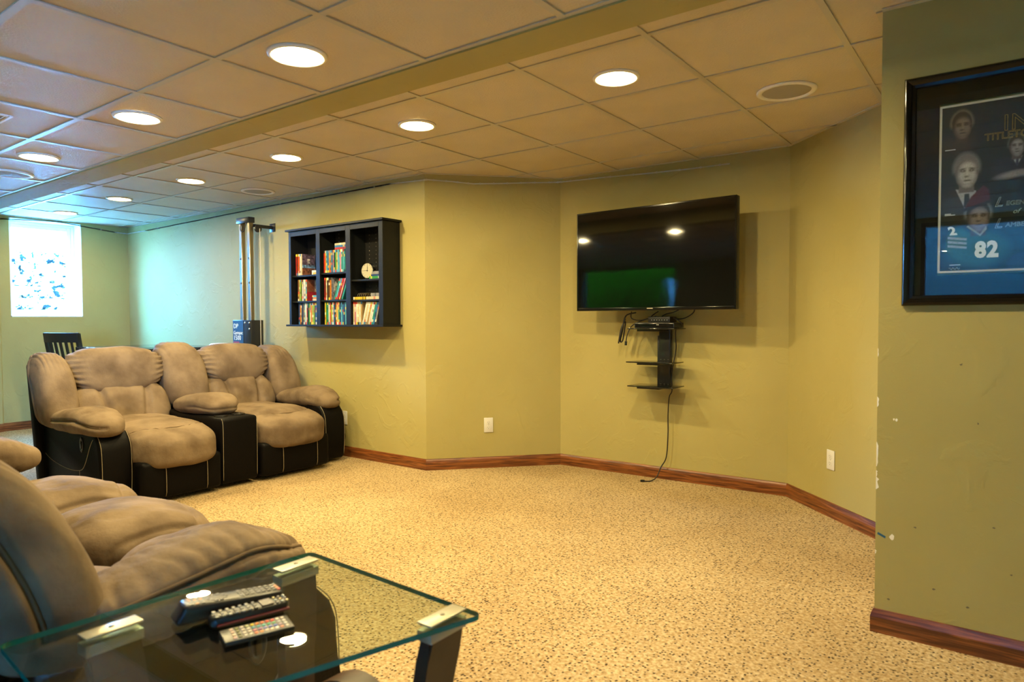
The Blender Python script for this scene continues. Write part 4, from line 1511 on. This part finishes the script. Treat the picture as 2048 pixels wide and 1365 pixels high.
# middle bay
row(1, 0, -4.625, FLO, ['yellow', 'green', 'teal', 'white', 'red', 'lime', 'white', 'blue', 'black', 'tan', 'yellow', 'teal', 'navy', 'sky blue', 'blue', 'navy', 'sky blue', 'brown', 'tan'])
x = row(1, 1, -4.63, SHELF[1][0], ['dark red', 'cream', 'black', 'brown', 'orange'], 0.0165, cover='grey')
leaning(1, 1, -4.505, SHELF[1][0], ['teal', 'sky blue'], 0.42, 5)
leaning(1, 1, -4.465, SHELF[1][0], ['red'], 0.42, 7)
leaning(1, 1, -4.440, SHELF[1][0], ['pink'], 0.42, 8)
leaning(1, 1, -4.408, SHELF[1][0], ['teal'], 0.42, 9)
row(1, 2, -4.635, SHELF[1][1], ['red', 'orange', 'sky blue', 'blue', 'orange', 'tan', 'blue', 'lilac', 'black', 'green', 'yellow', 'sky blue', 'sky blue', 'pink', 'teal', 'sky blue', 'teal', 'blue', 'lilac'][:19], 0.0158)
z = SHELF[1][1] + 0.1852
for i, (c, nt2) in enumerate((('red', 'lowest of three'), ('blue', 'between two others'), ('cream', 'topmost of three'))):
    o = lying(1, 2, -4.492, z, c, i, 0.0165, nt2)
    z += 0.0172
# television-side bay
x = row(2, 0, -4.268, FLO, ['cream', 'pink', 'white', 'cream', 'white', 'tan'], 0.0165)
leaning(2, 0, x + 0.006, FLO, ['white', 'cream', 'white', 'tan', 'white', 'white', 'teal', 'blue', 'grey'], 0.30, 6, 0.0150)
z = SHELF[2][0]
o = lying(2, 1, -4.268, z, 'yellow', 0, 0.022, 'nearest the window', 0.75)
o = lying(2, 1, -4.115, z, 'cream', 1, 0.022, 'under the grey one', 1.05)
o = lying(2, 1, -4.060, z + 0.0228, 'grey', 2, 0.026, 'on the cream one', 0.75)
wr = thing('wire_stand', 'dark wire plate stand folded flat on the middle cabinet shelf', 'stand', (-4.19, YC + 0.06, SHELF[2][0] + 0.0230))
for k in range(5):
    wire('wire', [(-0.05 + 0.022 * k, -0.04, 0.003), (-0.045 + 0.022 * k, -0.03, 0.028), (-0.05 + 0.022 * k, 0.03, 0.030), (-0.05 + 0.022 * k, 0.045, 0.003)], 0.0022, 'chrome', wr, 4, 6)
box('bar', -0.06, 0.05, -0.044, -0.038, 0.0002, 0.006, 'blackmetal', wr)
z = SHELF[2][1]
o = lying(2, 2, -4.078, z, 'green', 0, 0.020, 'under two others', 0.85)
o = lying(2, 2, -4.072, z + 0.0206, 'navy', 1, 0.014, 'between two others', 0.82)
o = lying(2, 2, -4.045, z + 0.0352, 'grey', 2, 0.022, 'topmost of three', 0.70)
# clock
ck = thing('clock', 'round desk clock with a cream face on the cabinet shelf', 'clock', (-4.142, YC + 0.045, SHELF[2][1] + 0.0005), 0.15)
CR = 0.064
rot = Matrix.Translation((0, 0, CR + 0.006)) @ Matrix.Rotation(math.pi / 2, 4, 'X')
bm = bmesh.new(); lathe(bm, [(0.0, -0.02), (CR, -0.02), (CR, 0.010), (CR - 0.004, 0.013), (CR - 0.006, 0.008)], 40); bm.transform(rot); done('case', bm, 'blackgloss', ck, 40)
bm = bmesh.new(); lathe(bm, [(0.0, 0.0085), (CR - 0.006, 0.0085)], 40); bm.transform(rot); done('face', bm, 'clockface', ck)
for nm, ang, ln, w in (('hour_hand', -0.05, 0.030, 0.0035), ('minute_hand', math.pi / 2, 0.042, 0.0026), ('second_hand', 0.0, 0.046, 0.0012)):
    bm = bmesh.new(); bx(bm, -w / 2, w / 2, -0.008, ln, 0.0088, 0.0098); bm.transform(rot @ Matrix.Rotation(ang, 4, 'Z')); done(nm, bm, 'black', ck)
bm = bmesh.new(); lathe(bm, [(0, 0.011), (0.005, 0.0105), (0.005, 0.0086)], 14); bm.transform(rot); done('hub', bm, 'black', ck)
for k in range(12):
    bm = bmesh.new(); bx(bm, -0.0014, 0.0014, CR - 0.017, CR - 0.010, 0.0087, 0.0094); bm.transform(rot @ Matrix.Rotation(k * math.pi / 6, 4, 'Z')); done('hour_mark', bm, 'black', ck)
box('foot', -0.030, 0.030, -0.012, 0.022, 0.0, 0.007, 'blackgloss', ck, 0.002)
wire('side_knob', [(CR, 0.004, CR), (CR + 0.010, 0.004, CR)], 0.004, 'chrome', ck, 0)

# ------------------------------------------------------------------ exercise machine against the cabinet wall
gy = thing('exercise_machine', 'home gym tower with twin chrome posts and a blue weight box', 'exercise machine', (-5.645, 3.51, 0))
for x in (-0.058, 0.070):
    bm = bmesh.new(); bx(bm, x - 0.021, x + 0.021, -0.02, 0.02, 0.02, 2.085, 0.004, 1)
    p = done('upright', bm, 'chrome', gy, 40)
    for z in (1.50, 1.72):
        bm = bmesh.new(); lathe(bm, [(0, 0.004), (0.008, 0.0035), (0.010, 0)], 14, ); bm.transform(Matrix.Translation((x, -0.02, z)) @ Matrix.Rotation(math.pi / 2, 4, 'X'))
        done('bolt', bm, 'black', p, 'all')
box('top_cap', -0.098, 0.098, -0.035, 0.030, 2.040, 2.092, 'blackmetal', gy, 0.004)
box('wall_bracket', 0.055, 0.075, 0.02, 0.242, 2.005, 2.035, 'blackmetal', gy, 0.003)
box('wall_plate', 0.02, 0.11, 0.232, 0.244, 1.98, 2.06, 'blackmetal', gy, 0.003)
bm = bmesh.new(); lathe(bm, [(0.0, -0.010), (0.030, -0.010), (0.034, -0.008), (0.028, 0.0), (0.034, 0.008), (0.030, 0.010), (0.0, 0.010)], 24)
bm.transform(Matrix.Translation((0.115, 0.05, 1.99)) @ Matrix.Rotation(math.pi / 2, 4, 'Y')); done('pulley', bm, 'black', gy, 40)
wire('cable', [(0.128, 0.06, 1.99), (0.132, 0.06, 1.60), (0.118, 0.06, 1.40), (0.135, 0.05, 1.17), (0.135, 0.05, 0.9)], 0.003, 'tee', gy)
wire('cable_loop', [(-0.04, -0.022, 2.05), (-0.03, -0.035, 1.98), (0.02, -0.035, 1.965), (0.05, -0.022, 2.05)], 0.004, 'cable', gy)
wb = box('weight_box', -0.165, 0.125, -0.020 - 0.022, 0.085, 0.60, 1.160, 'blackmetal', gy, 0.004)
box('label_panel', -0.163, 0.005, -0.0445, -0.0415, 0.62, 1.157, 'blue', gy)
for x, z in ((0.03, 1.135), (0.10, 1.135), (0.10, 1.08)):
    bm = bmesh.new(); lathe(bm, [(0, 0.004), (0.008, 0.0035), (0.010, 0)], 12); bm.transform(Matrix.Translation((x, -0.042, z)) @ Matrix.Rotation(math.pi / 2, 4, 'X'))
    done('bolt', bm, 'chrome', wb, 'all')
for body, z, sz, m in (('DP', 1.085, 0.062, 'whiteink'), ('Gympac', 1.030, 0.046, 'whiteink'), ('1500', 0.978, 0.060, 'whiteink')):
    text('lettering', body, sz, m, gy, Matrix.Translation((-0.152, -0.0452, z)) @ Matrix.Rotation(math.pi / 2, 4, 'X'))
box('lettering_rule', -0.152, -0.06, -0.0456, -0.0444, 0.955, 0.962, 'redink', gy)
wire('press_bar', [(0.055, -0.055, 0.90), (0.055, -0.10, 0.915), (0.035, -0.13, 0.938), (-0.02, -0.13, 0.942), (-0.30, -0.13, 0.935), (-0.40, -0.13, 0.925), (-0.43, -0.13, 0.88), (-0.43, -0.13, 0.7)], 0.013, 'white', gy, 5, 10)
box('bench', -0.40, -0.06, -0.40, -0.10, 0.42, 0.50, 'leather', gy, 0.02)
box('base_rail', -0.40, 0.12, -0.03, 0.10, 0.0, 0.05, 'blackmetal', gy, 0.004)
box('cross_rail', -0.26, -0.18, -0.42, 0.0, 0.34, 0.42, 'blackmetal', gy, 0.004)
box('bench_leg', -0.25, -0.19, -0.40, -0.34, 0.0, 0.345, 'blackmetal', gy, 0.004)
box('bench_leg', -0.25, -0.19, -0.07, -0.02, 0.05, 0.345, 'blackmetal', gy, 0.004)

# ------------------------------------------------------------------ tall table and chair beyond the loveseat
dt = thing('pub_table', 'counter-height dark lacquered table glinting blue in front of the window', 'table', (-6.66, 3.12, 0))
bm = bmesh.new()
bx(bm, -0.56, 0.56, -0.44, 0.44, 0.875, 0.910, 0.006, 2)
done('table_top', bm, mat('lacquered_top', (0.012, 0.016, 0.022), 0.10, 0.7, bump=(6, 0.7, 0.05, 3)), dt, 40)
for sx in (-1, 1):
    for sy in (-1, 1):
        box('leg', sx * 0.48 - 0.035, sx * 0.48 + 0.035, sy * 0.37 - 0.035, sy * 0.37 + 0.035, 0, 0.790, 'espresso', dt, 0.004)
for a in ((-0.445, 0.445, -0.40, -0.375), (-0.445, 0.445, 0.375, 0.40)):
    box('apron', a[0], a[1], a[2], a[3], 0.790, 0.874, 'espresso', dt)
for a in ((-0.52, -0.495, -0.335, 0.335), (0.495, 0.52, -0.335, 0.335)):
    box('apron', a[0], a[1], a[2], a[3], 0.790, 0.874, 'espresso', dt)

ch = thing('counter_chair', 'dark slat-back counter chair pulled up to the tall table', 'chair', (-7.58, 2.72, 0), math.radians(22))
for sx in (-1, 1):
    bm = bmesh.new()
    rings = []
    for k in range(9):
        z = 1.035 * k / 8
        y = 0.03 - 0.085 * smooth(0.55, 1.1, z)
        rings.append([bm.verts.new((sx * 0.195 + a * 0.017, y + 0.02 + b * 0.020, z)) for a, b in ((-1, -1), (1, -1), (1, 1), (-1, 1))])
    for a, b in zip(rings, rings[1:]):
        for k in range(4):
            bm.faces.new((a[k], a[(k + 1) % 4], b[(k + 1) % 4], b[k]))
    bm.faces.new(rings[0][::-1]); bm.faces.new(rings[-1])
    done('rear_leg', bm, 'espresso', ch, 40)
    box('front_leg', sx * 0.185 - 0.018, sx * 0.185 + 0.018, 0.385, 0.42, 0, 0.60, 'espresso', ch, 0.003)
    box('side_stretcher', sx * 0.19 - 0.010, sx * 0.19 + 0.010, 0.075, 0.385, 0.24, 0.275, 'espresso', ch, 0.003)
bm = bmesh.new()
rings = []
for k in range(11):
    u = -1 + 0.2 * k
    y = -0.028 - 0.030 * (1 - u * u)
    rings.append([bm.verts.new((u * 0.212, y + b * 0.012 - 0.01 * (zz > 1), zz)) for zz, b in ((0.945, -1), (1.040, -1), (1.040, 1), (0.945, 1))])
for a, b in zip(rings, rings[1:]):
    for k in range(4):
        bm.faces.new((a[k], a[(k + 1) % 4], b[(k + 1) % 4], b[k]))
bm.faces.new(rings[0][::-1]); bm.faces.new(rings[-1])
done('top_rail', bm, 'espresso', ch, 40)
for x, w in ((-0.120, 0.028), (-0.055, 0.028), (0.010, 0.028), (0.075, 0.028), (0.135, 0.022)):
    u = x / 0.212
    y1_ = -0.028 - 0.030 * (1 - u * u)
    bm = bmesh.new()
    bx(bm, x - w / 2, x + w / 2, -0.006, 0.006, 0.0, 0.28)
    for v in bm.verts:
        v.co.y += y1_ + (0.052 - y1_) * (1 - v.co.z / 0.28) * 0.55
        v.co.z += 0.668
    done('back_slat', bm, 'espresso', ch)
box('back_rail', -0.178, 0.178, 0.000, 0.022, 0.645, 0.675, 'espresso', ch, 0.003)
box('seat', -0.212, 0.212, 0.072, 0.435, 0.60, 0.645, 'leather', ch, 0.012)
box('front_stretcher', -0.167, 0.167, 0.392, 0.412, 0.20, 0.235, 'espresso', ch, 0.003)

# ------------------------------------------------------------------ framed poster
FX0, FX1, FZ0, FZ1 = -0.330, 0.680, 1.204, 1.998
fr = thing('framed_poster', 'black framed sports poster with painted portraits and gold lettering', 'picture', ((FX0 + FX1) / 2, YW, FZ0))
fx = lambda x: x - (FX0 + FX1) / 2
fz = lambda z: z - FZ0


def mitred(name, m, w, prof, a, b, parent, side):
    """one bar of the frame: prof is (inset, depth) pairs."""
    bm = bmesh.new()
    x0, x1, z0, z1 = fx(FX0), fx(FX1), fz(FZ0), fz(FZ1)
    r0, r1 = [], []
    for d, y in prof:
        c = {'top': ((x0 + d, z1 - d), (x1 - d, z1 - d)), 'bottom': ((x0 + d, z0 + d), (x1 - d, z0 + d)), 'left': ((x0 + d, z0 + d), (x0 + d, z1 - d)), 'right': ((x1 - d, z0 + d), (x1 - d, z1 - d))}[side]
        r0.append(bm.verts.new((c[0][0], -y, c[0][1])))
        r1.append(bm.verts.new((c[1][0], -y, c[1][1])))
    for k in range(len(prof)):
        k2 = (k + 1) % len(prof)
        bm.faces.new((r0[k], r0[k2], r1[k2], r1[k]))
    bm.faces.new(r0[::-1]); bm.faces.new(r1)
    done(name, bm, m, parent, 40)


PROF = [(0.0, 0.001), (0.0, 0.030), (0.004, 0.036), (0.010, 0.038), (0.018, 0.034), (0.024, 0.026), (0.034, 0.024), (0.036, 0.020), (0.036, 0.001)]
for sd in ('top', 'bottom', 'left', 'right'):
    mitred('frame_bar', 'blackgloss', 0.036, PROF, 0, 0, fr, sd)
MX0, MX1, MZ0, MZ1 = -0.2245, 0.5745, 1.316, 1.888
rect_frame('mat_board', -0.012, -0.010, fx(FX0) + 0.034, fx(FX1) - 0.034, fz(FZ0) + 0.034, fz(FZ1) - 0.034, 0.0705, 'matboard', fr, 'y', 0)
rect_frame('mat_line', -0.0105, -0.0085, fx(MX0), fx(MX1), fz(MZ0), fz(MZ1), 0.0065, 'cream', fr, 'y', 0)
box('glass', fx(FX0) + 0.034, fx(FX1) - 0.034, -0.0185, -0.0165, fz(FZ0) + 0.034, fz(FZ1) - 0.034, 'poster_glass', fr)
# the print: soft painted heads on near-black paper, kept as colours on a fine grid
PX0, PX1, PZ0, PZ1 = MX0 + 0.003, MX1 - 0.003, MZ0 + 0.003, MZ1 - 0.003
NX, NZ = 420, 300
gx = np.linspace(PX0, PX1, NX)
gz = np.linspace(PZ0, PZ1, NZ)
XX, ZZ = np.meshgrid(gx, gz)
img = np.zeros((NZ, NX, 3)) + np.array((0.006, 0.012, 0.010))


def blob(cx, cz, rx, rz, soft=0.25, ang=0.0):
    c, s = math.cos(ang), math.sin(ang)
    dx, dz = XX - cx, ZZ - cz
    u, v = (dx * c + dz * s) / rx, (-dx * s + dz * c) / rz
    r = np.sqrt(u * u + v * v)
    return np.clip((1 + soft - r) / (2 * soft), 0, 1)


def put(mask, col, a=1.0):
    global img
    k = (mask * a)[..., None]
    img = img * (1 - k) + np.array(col) * k


def quad(pts, soft=0.002):
    m = np.ones_like(XX)
    n = len(pts)
    for i in range(n):
        (x0, z0), (x1, z1) = pts[i], pts[(i + 1) % n]
        L = math.hypot(x1 - x0, z1 - z0)
        d = ((x1 - x0) * (ZZ - z0) - (z1 - z0) * (XX - x0)) / L
        m = np.minimum(m, np.clip(d / soft + 0.5, 0, 1))
    return m


def head(cx, cz, w, h, skin, dark, hair, glow, hairline=0.45, tilt=0.0, cap=None):
    top = np.clip((ZZ - (cz - 0.35 * h)) / (0.5 * h), 0, 1)
    put(blob(cx, cz + 0.22 * h, w * 1.26, h * 0.98, 0.16) * top, glow, 0.55)
    put(blob(cx, cz - 0.45 * h, w * 1.25, h * 0.65, 0.18), (0.008, 0.013, 0.011), 0.85)
    put(quad([(cx - 0.62 * w, cz - 0.6 * h), (cx - 0.70 * w, cz - 1.25 * h), (cx + 0.74 * w, cz - 1.25 * h), (cx + 0.70 * w, cz - 0.6 * h)], 0.004), dark)
    put(blob(cx, cz + 0.26 * h, w * 1.10, h * 0.84, 0.05) * np.clip((ZZ - (cz + 0.02 * h)) / (0.12 * h), 0, 1), hair)
    put(blob(cx + 0.02 * w, cz - 0.14 * h, w * 1.02, h * 0.88, 0.06), dark)
    put(blob(cx + 0.25 * w, cz - 0.04 * h, w * 0.70, h * 0.62, 0.12), dark, 0.6)
    put(blob(cx + 0.10 * w, cz - 0.12 * h, w * 0.80, h * 0.72, 0.28), skin)
    put(blob(cx + 0.1 * w, cz + 0.36 * h, w * 0.55, h * 0.20, 0.5), [min(1, s * 1.25) for s in skin], 0.8)
    for s in (-1, 1):
        put(blob(cx + (0.08 + s * 0.40) * w, cz + 0.10 * h, w * 0.27, h * 0.085, 0.5), [d * 0.35 for d in dark], 0.9)
        put(blob(cx + (0.08 + s * 0.40) * w, cz + 0.22 * h, w * 0.30, h * 0.045, 0.5, -0.15 * s), [d * 0.4 for d in dark], 0.8)
        put(blob(cx + (0.08 + s * 0.40) * w, cz + 0.10 * h, w * 0.05, h * 0.03, 0.5), [min(1, s_ * 1.5) for s_ in skin], 0.6)
        put(blob(cx + (0.08 + s * 0.52) * w, cz - 0.20 * h, w * 0.20, h * 0.16, 0.6), [min(1, k * 1.2) for k in skin], 0.5)
        put(blob(cx + (0.02 + s * 0.98) * w, cz - 0.04 * h, w * 0.10, h * 0.17, 0.4), dark, 0.9)
    put(blob(cx + 0.10 * w, cz - 0.06 * h, w * 0.10, h * 0.26, 0.5), [min(1, k * 1.3) for k in skin], 0.8)
    put(blob(cx + 0.02 * w, cz - 0.27 * h, w * 0.22, h * 0.06, 0.5), [d * 0.5 for d in dark], 0.8)
    put(blob(cx + 0.10 * w, cz - 0.52 * h, w * 0.36, h * 0.055, 0.4), [d * 0.4 for d in dark], 0.9)
    put(blob(cx + 0.10 * w, cz - 0.60 * h, w * 0.28, h * 0.05, 0.5), [min(1, k * 1.1) for k in skin], 0.7)
    put(blob(cx + 0.08 * w, cz - 0.84 * h, w * 0.34, h * 0.10, 0.5), skin, 0.6)


# bronze-toned smiling man
put(blob(-0.165, 1.752, 0.045, 0.036, 0.5), (0.030, 0.022, 0.016))
head(-0.161, 1.812, 0.026, 0.045, (0.17, 0.125, 0.075), (0.045, 0.030, 0.018), (0.030, 0.020, 0.012), (0.34, 0.30, 0.17))
# grey-haired man in suit, collar and tie
put(blob(-0.152, 1.548, 0.060, 0.058, 0.35), (0.028, 0.026, 0.022))
put(quad([(-0.176, 1.600), (-0.146, 1.525), (-0.120, 1.545), (-0.118, 1.590)]), (0.34, 0.34, 0.34))
put(quad([(-0.150, 1.582), (-0.152, 1.540), (-0.143, 1.526), (-0.134, 1.545), (-0.137, 1.582)]), (0.02, 0.03, 0.04))
head(-0.146, 1.655, 0.031, 0.055, (0.40, 0.37, 0.34), (0.13, 0.11, 0.10), (0.16, 0.14, 0.13), (0.30, 0.31, 0.27))
# man in cap and striped jersey
put(blob(-0.112, 1.395, 0.085, 0.058, 0.25), (0.020, 0.085, 0.070))
put(blob(-0.165, 1.420, 0.034, 0.048, 0.2), (0.022, 0.095, 0.078))
head(-0.111, 1.500, 0.030, 0.050, (0.20, 0.16, 0.14), (0.06, 0.045, 0.04), (0.020, 0.018, 0.018), (0.34, 0.36, 0.32), cap=True)
put(quad([(-0.150, 1.532), (-0.078, 1.548), (-0.082, 1.590), (-0.098, 1.605), (-0.132, 1.570)], 0.004), (0.075, 0.018, 0.026))
put(quad([(-0.160, 1.530), (-0.150, 1.522), (-0.070, 1.548), (-0.074, 1.556)], 0.003), (0.018, 0.016, 0.022))
for dz in (0.0, -0.014, -0.028):
    put(quad([(-0.196, 1.432 + dz), (-0.142, 1.424 + dz), (-0.141, 1.431 + dz), (-0.196, 1.440 + dz)], 0.0015), (0.32, 0.36, 0.38))
put(quad([(-0.143, 1.470), (-0.104, 1.436), (-0.102, 1.441), (-0.139, 1.474)], 0.0015), (0.30, 0.30, 0.22))
put(quad([(-0.104, 1.436), (-0.086, 1.458), (-0.088, 1.470), (-0.104, 1.444)], 0.0015), (0.30, 0.30, 0.22))
# small man in dark suit with folded arms
put(blob(-0.012, 1.655, 0.060, 0.035, 0.35), (0.018, 0.018, 0.030))
put(quad([(-0.022, 1.690), (-0.008, 1.658), (0.006, 1.690)]), (0.36, 0.38, 0.32))
put(quad([(-0.011, 1.688), (-0.012, 1.664), (-0.008, 1.656), (-0.004, 1.664), (-0.004, 1.688)]), (0.03, 0.03, 0.06))
head(-0.010, 1.722, 0.019, 0.034, (0.25, 0.23, 0.22), (0.08, 0.06, 0.05), (0.03, 0.025, 0.02), (0.20, 0.24, 0.18))
put(blob(-0.020, 1.632, 0.040, 0.010, 0.5, 0.15), (0.24, 0.22, 0.22))
put(blob(0.012, 1.634, 0.030, 0.009, 0.5, -0.1), (0.22, 0.20, 0.20))
# further portraits past the frame of the photograph
for cx, cz in ((0.20, 1.80), (0.36, 1.66), (0.46, 1.80), (0.24, 1.44), (0.44, 1.44)):
    put(blob(cx, cz - 0.07, 0.06, 0.045, 0.35), (0.02, 0.03, 0.03))
    head(cx, cz, 0.028, 0.048, (0.25, 0.22, 0.19), (0.07, 0.05, 0.04), (0.04, 0.03, 0.03), (0.28, 0.28, 0.20))
put(blob(0.015, 1.335, 0.045, 0.040, 0.12), (0.012, 0.018, 0.035))
img *= 1 + 0.10 * np.random.default_rng(3).standard_normal((NZ, NX, 1))
img = np.clip(img, 0, 1)
me = bpy.data.meshes.new('print')
V = np.stack([XX.ravel() - (FX0 + FX1) / 2, np.full(NX * NZ, -0.0085), ZZ.ravel() - FZ0], -1).astype(np.float32)
ii = np.arange(NX * NZ).reshape(NZ, NX)
F = np.stack([ii[:-1, :-1], ii[:-1, 1:], ii[1:, 1:], ii[1:, :-1]], -1).reshape(-1, 4)
me.from_pydata(V.tolist(), [], F.tolist())
at = me.color_attributes.new('Col', 'FLOAT_COLOR', 'POINT')
at.data.foreach_set('color', np.concatenate([img.reshape(-1, 3), np.ones((NX * NZ, 1))], 1).astype(np.float32).ravel())
link('print', me, 'print', fr)
BK = Matrix.Translation((0, -0.0090, 0)) @ Matrix.Rotation(math.pi / 2, 4, 'X')


def ptext(body, x, z, size, m, outline=0.0, shear=0.0, spacing=1.0, sx=1.0, bold=0.0):
    return text('lettering', body, size, m, fr, Matrix.Translation((fx(x), -0.0092, fz(z))) @ Matrix.Rotation(math.pi / 2, 4, 'X') @ Matrix.Diagonal((sx, 1, 1, 1)), 0.0, outline, shear, spacing, 'LEFT', bold)


ptext('IN', -0.048, 1.778, 0.074, 'gold', 0.0007, 0, 1.05)
ptext('TITLETOWN', -0.097, 1.752, 0.033, 'gold', 0.0006, 0, 1.0, 0.95)
ptext('L', -0.067, 1.530, 0.044, 'paleink', 0.0007, 0.35)
ptext('EGENDS', -0.036, 1.532, 0.020, 'paleink', 0.0004, 0.1)
ptext('of', -0.018, 1.504, 0.022, 'paleink', 0.0, 0.4)
ptext('L', -0.067, 1.459, 0.044, 'paleink', 0.0007, 0.35)
ptext('AMBEAU', -0.036, 1.461, 0.020, 'paleink', 0.0004, 0.1)
n8 = ptext('82', -0.118, 1.366, 0.072, 'whiteink', 0, 0, 1.1, 0.85, 0.0035)
n2_ = ptext('2', -0.190, 1.446, 0.038, 'whiteink', 0, -0.25, 1, 1.1, 0.0018)
for x0, x1, z, m in ((-0.208, -0.178, 1.735, 'whiteink'), (-0.206, -0.188, 1.5165, 'whiteink'), (-0.206, -0.176, 1.5125, 'whiteink'), (-0.190, -0.158, 1.341, 'whiteink')):
    box('caption_rule', fx(x0), fx(x1), -0.0093, -0.0089, fz(z), fz(z + 0.0022), m, fr)
for k in range(2):
    wire('signature', [(fx(-0.192 + 0.004 * i), -0.0092, fz(1.330 + 0.004 * math.sin(2.3 * i + k))) for i in range(9)], 0.0004, 'paleink', fr, 4, 4)

# ------------------------------------------------------------------ outside
rng = random.Random(11)


def stone_wall(label, x, y0, z0, cols, rows_fn, bw, bh):
    t = thing('retaining_wall', label, 'stone wall', (x, y0, z0), 0, 'stone retaining walls')
    meshes = []
    for v in range(6):
        bm = bmesh.new()
        g = 5
        V = [[None] * (g + 1) for _ in range(g + 1)]
        for i in range(g + 1):
            for j in range(g + 1):
                u, w = i / g, j / g
                e = min(u, 1 - u, w, 1 - w)
                V[i][j] = bm.verts.new((0.03 + (rng.uniform(0.015, 0.06) if e > 0.01 else 0.0), (u - 0.5) * (bw - 0.008), w * (bh - 0.007)))
        for i in range(g):
            for j in range(g):
                bm.faces.new((V[i][j], V[i + 1][j], V[i + 1][j + 1], V[i][j + 1]))
        B = [bm.verts.new((-0.22, (u - 0.5) * (bw - 0.008), w * (bh - 0.007))) for u, w in ((0, 0), (1, 0), (1, 1), (0, 1))]
        bm.faces.new(B[::-1])
        bm.faces.new([V[i][0] for i in range(g, -1, -1)] + [B[0], B[1]])
        bm.faces.new([V[i][g] for i in range(g + 1)] + [B[2], B[3]])
        bm.faces.new([V[0][j] for j in range(g + 1)] + [B[3], B[0]])
        bm.faces.new([V[g][j] for j in range(g, -1, -1)] + [B[1], B[2]])
        bmesh.ops.recalc_face_normals(bm, faces=bm.faces)
        me = bpy.data.meshes.new('stone_block')
        bm.to_mesh(me); bm.free()
        me.materials.append(M['stone'])
        meshes.append(me)
    for c in range(cols):
        for r in range(rows_fn(c)):
            link('stone_block', rng.choice(meshes), None, t, (rng.uniform(-0.02, 0.02) - 0.012 * r, (c + 0.5 * (r % 2)) * bw, r * bh))
    return t


stone_wall('lower rough split-stone retaining wall outside the basement window', -10.20, 1.7, 0.70, 9, lambda c: 8 if c < 4 else 9, 0.30, 0.152)
bm = bmesh.new(); bx(bm, -16, -10.45, -2.4, 9.0, 0.70, 1.90)
tag(struct(done('ground', bm, 'earth')), 'raised ground held back by the stone wall outside', 'ground')
bm = bmesh.new(); bx(bm, -16, -8.76, -2.4, 9.0, 0.3, 0.70)
tag(struct(done('ground', bm, 'earth')), 'gravel ground of the window well outside', 'ground')
bm = bmesh.new(); bx(bm, -16, -2.5, -14, -2.36, -0.4, -0.06)
tag(struct(done('ground', bm, 'soil')), 'dark soil yard behind the house', 'ground')
hg = thing('hedge', 'clipped green hedge outside the patio door, mirrored in the television', 'hedge', (-6.80, -2.95, -0.06))
bm = bmesh.new()
bx(bm, -1.55, 1.55, -0.20, 0.20, 0, 2.50)
bmesh.ops.subdivide_edges(bm, edges=bm.edges[:], cuts=22, use_grid_fill=True)
for v in bm.verts:
    v.co += 0.5 * Vector((noise.noise(v.co * 6), noise.noise(v.co * 6 + Vector((5, 0, 0))), 0.4 * noise.noise(v.co * 6 + Vector((0, 7, 0))))) * 0.07
done('foliage', bm, 'lawn', hg, 'all')
bm = bmesh.new(); bx(bm, -2.5, 8, -14, -2.36, -0.4, -0.06)
tag(struct(done('ground', bm, 'soil')), 'dark patio ground outside the side door', 'ground')

sd_ = thing('added_shed', 'added unseen blue shed outside the side patio door, tinting the poster reflection', 'shed', (0.4, -6.2, -0.06))  # unseen, added in place of open sky to dim and tint the reflection
for k in range(13):
    bm = bmesh.new(); bx(bm, -4.2, 4.2, -0.02, 0.02 + 0.012, 0, 0.212, 0.004, 1)
    o = done('board', bm, mat('blue_paint', (0.0006, 0.015, 0.012), 0.8) if k == 0 else bpy.data.materials['blue_paint'], sd_)
    o.location = (0, 0, 0.215 * k)
bm = bmesh.new(); bx(bm, -4.2, 4.2, -2.4, -0.02, 0, 2.8)
done('shed_body', bm, bpy.data.materials['blue_paint'], sd_)
bm = bmesh.new(); bx(bm, -4.4, 4.4, -2.6, 0.30, 2.801, 2.9)
done('shed_roof', bm, 'earth', sd_)

bm = bmesh.new(); bx(bm, -2.2, 5.0, -5.2, -2.36, 2.62, 2.80)  # unseen deck, added to keep sky light out of the side door
tag(done('added_deck', bm, 'legwood'), 'added unseen wooden deck blocking sky light above the side patio door', 'deck')
for x_ in (-2.0, 4.8):
    box('post', x_ - 0.06, x_ + 0.06, -5.15, -5.03, -0.06, 2.62, 'legwood', bpy.data.objects['added_deck'])
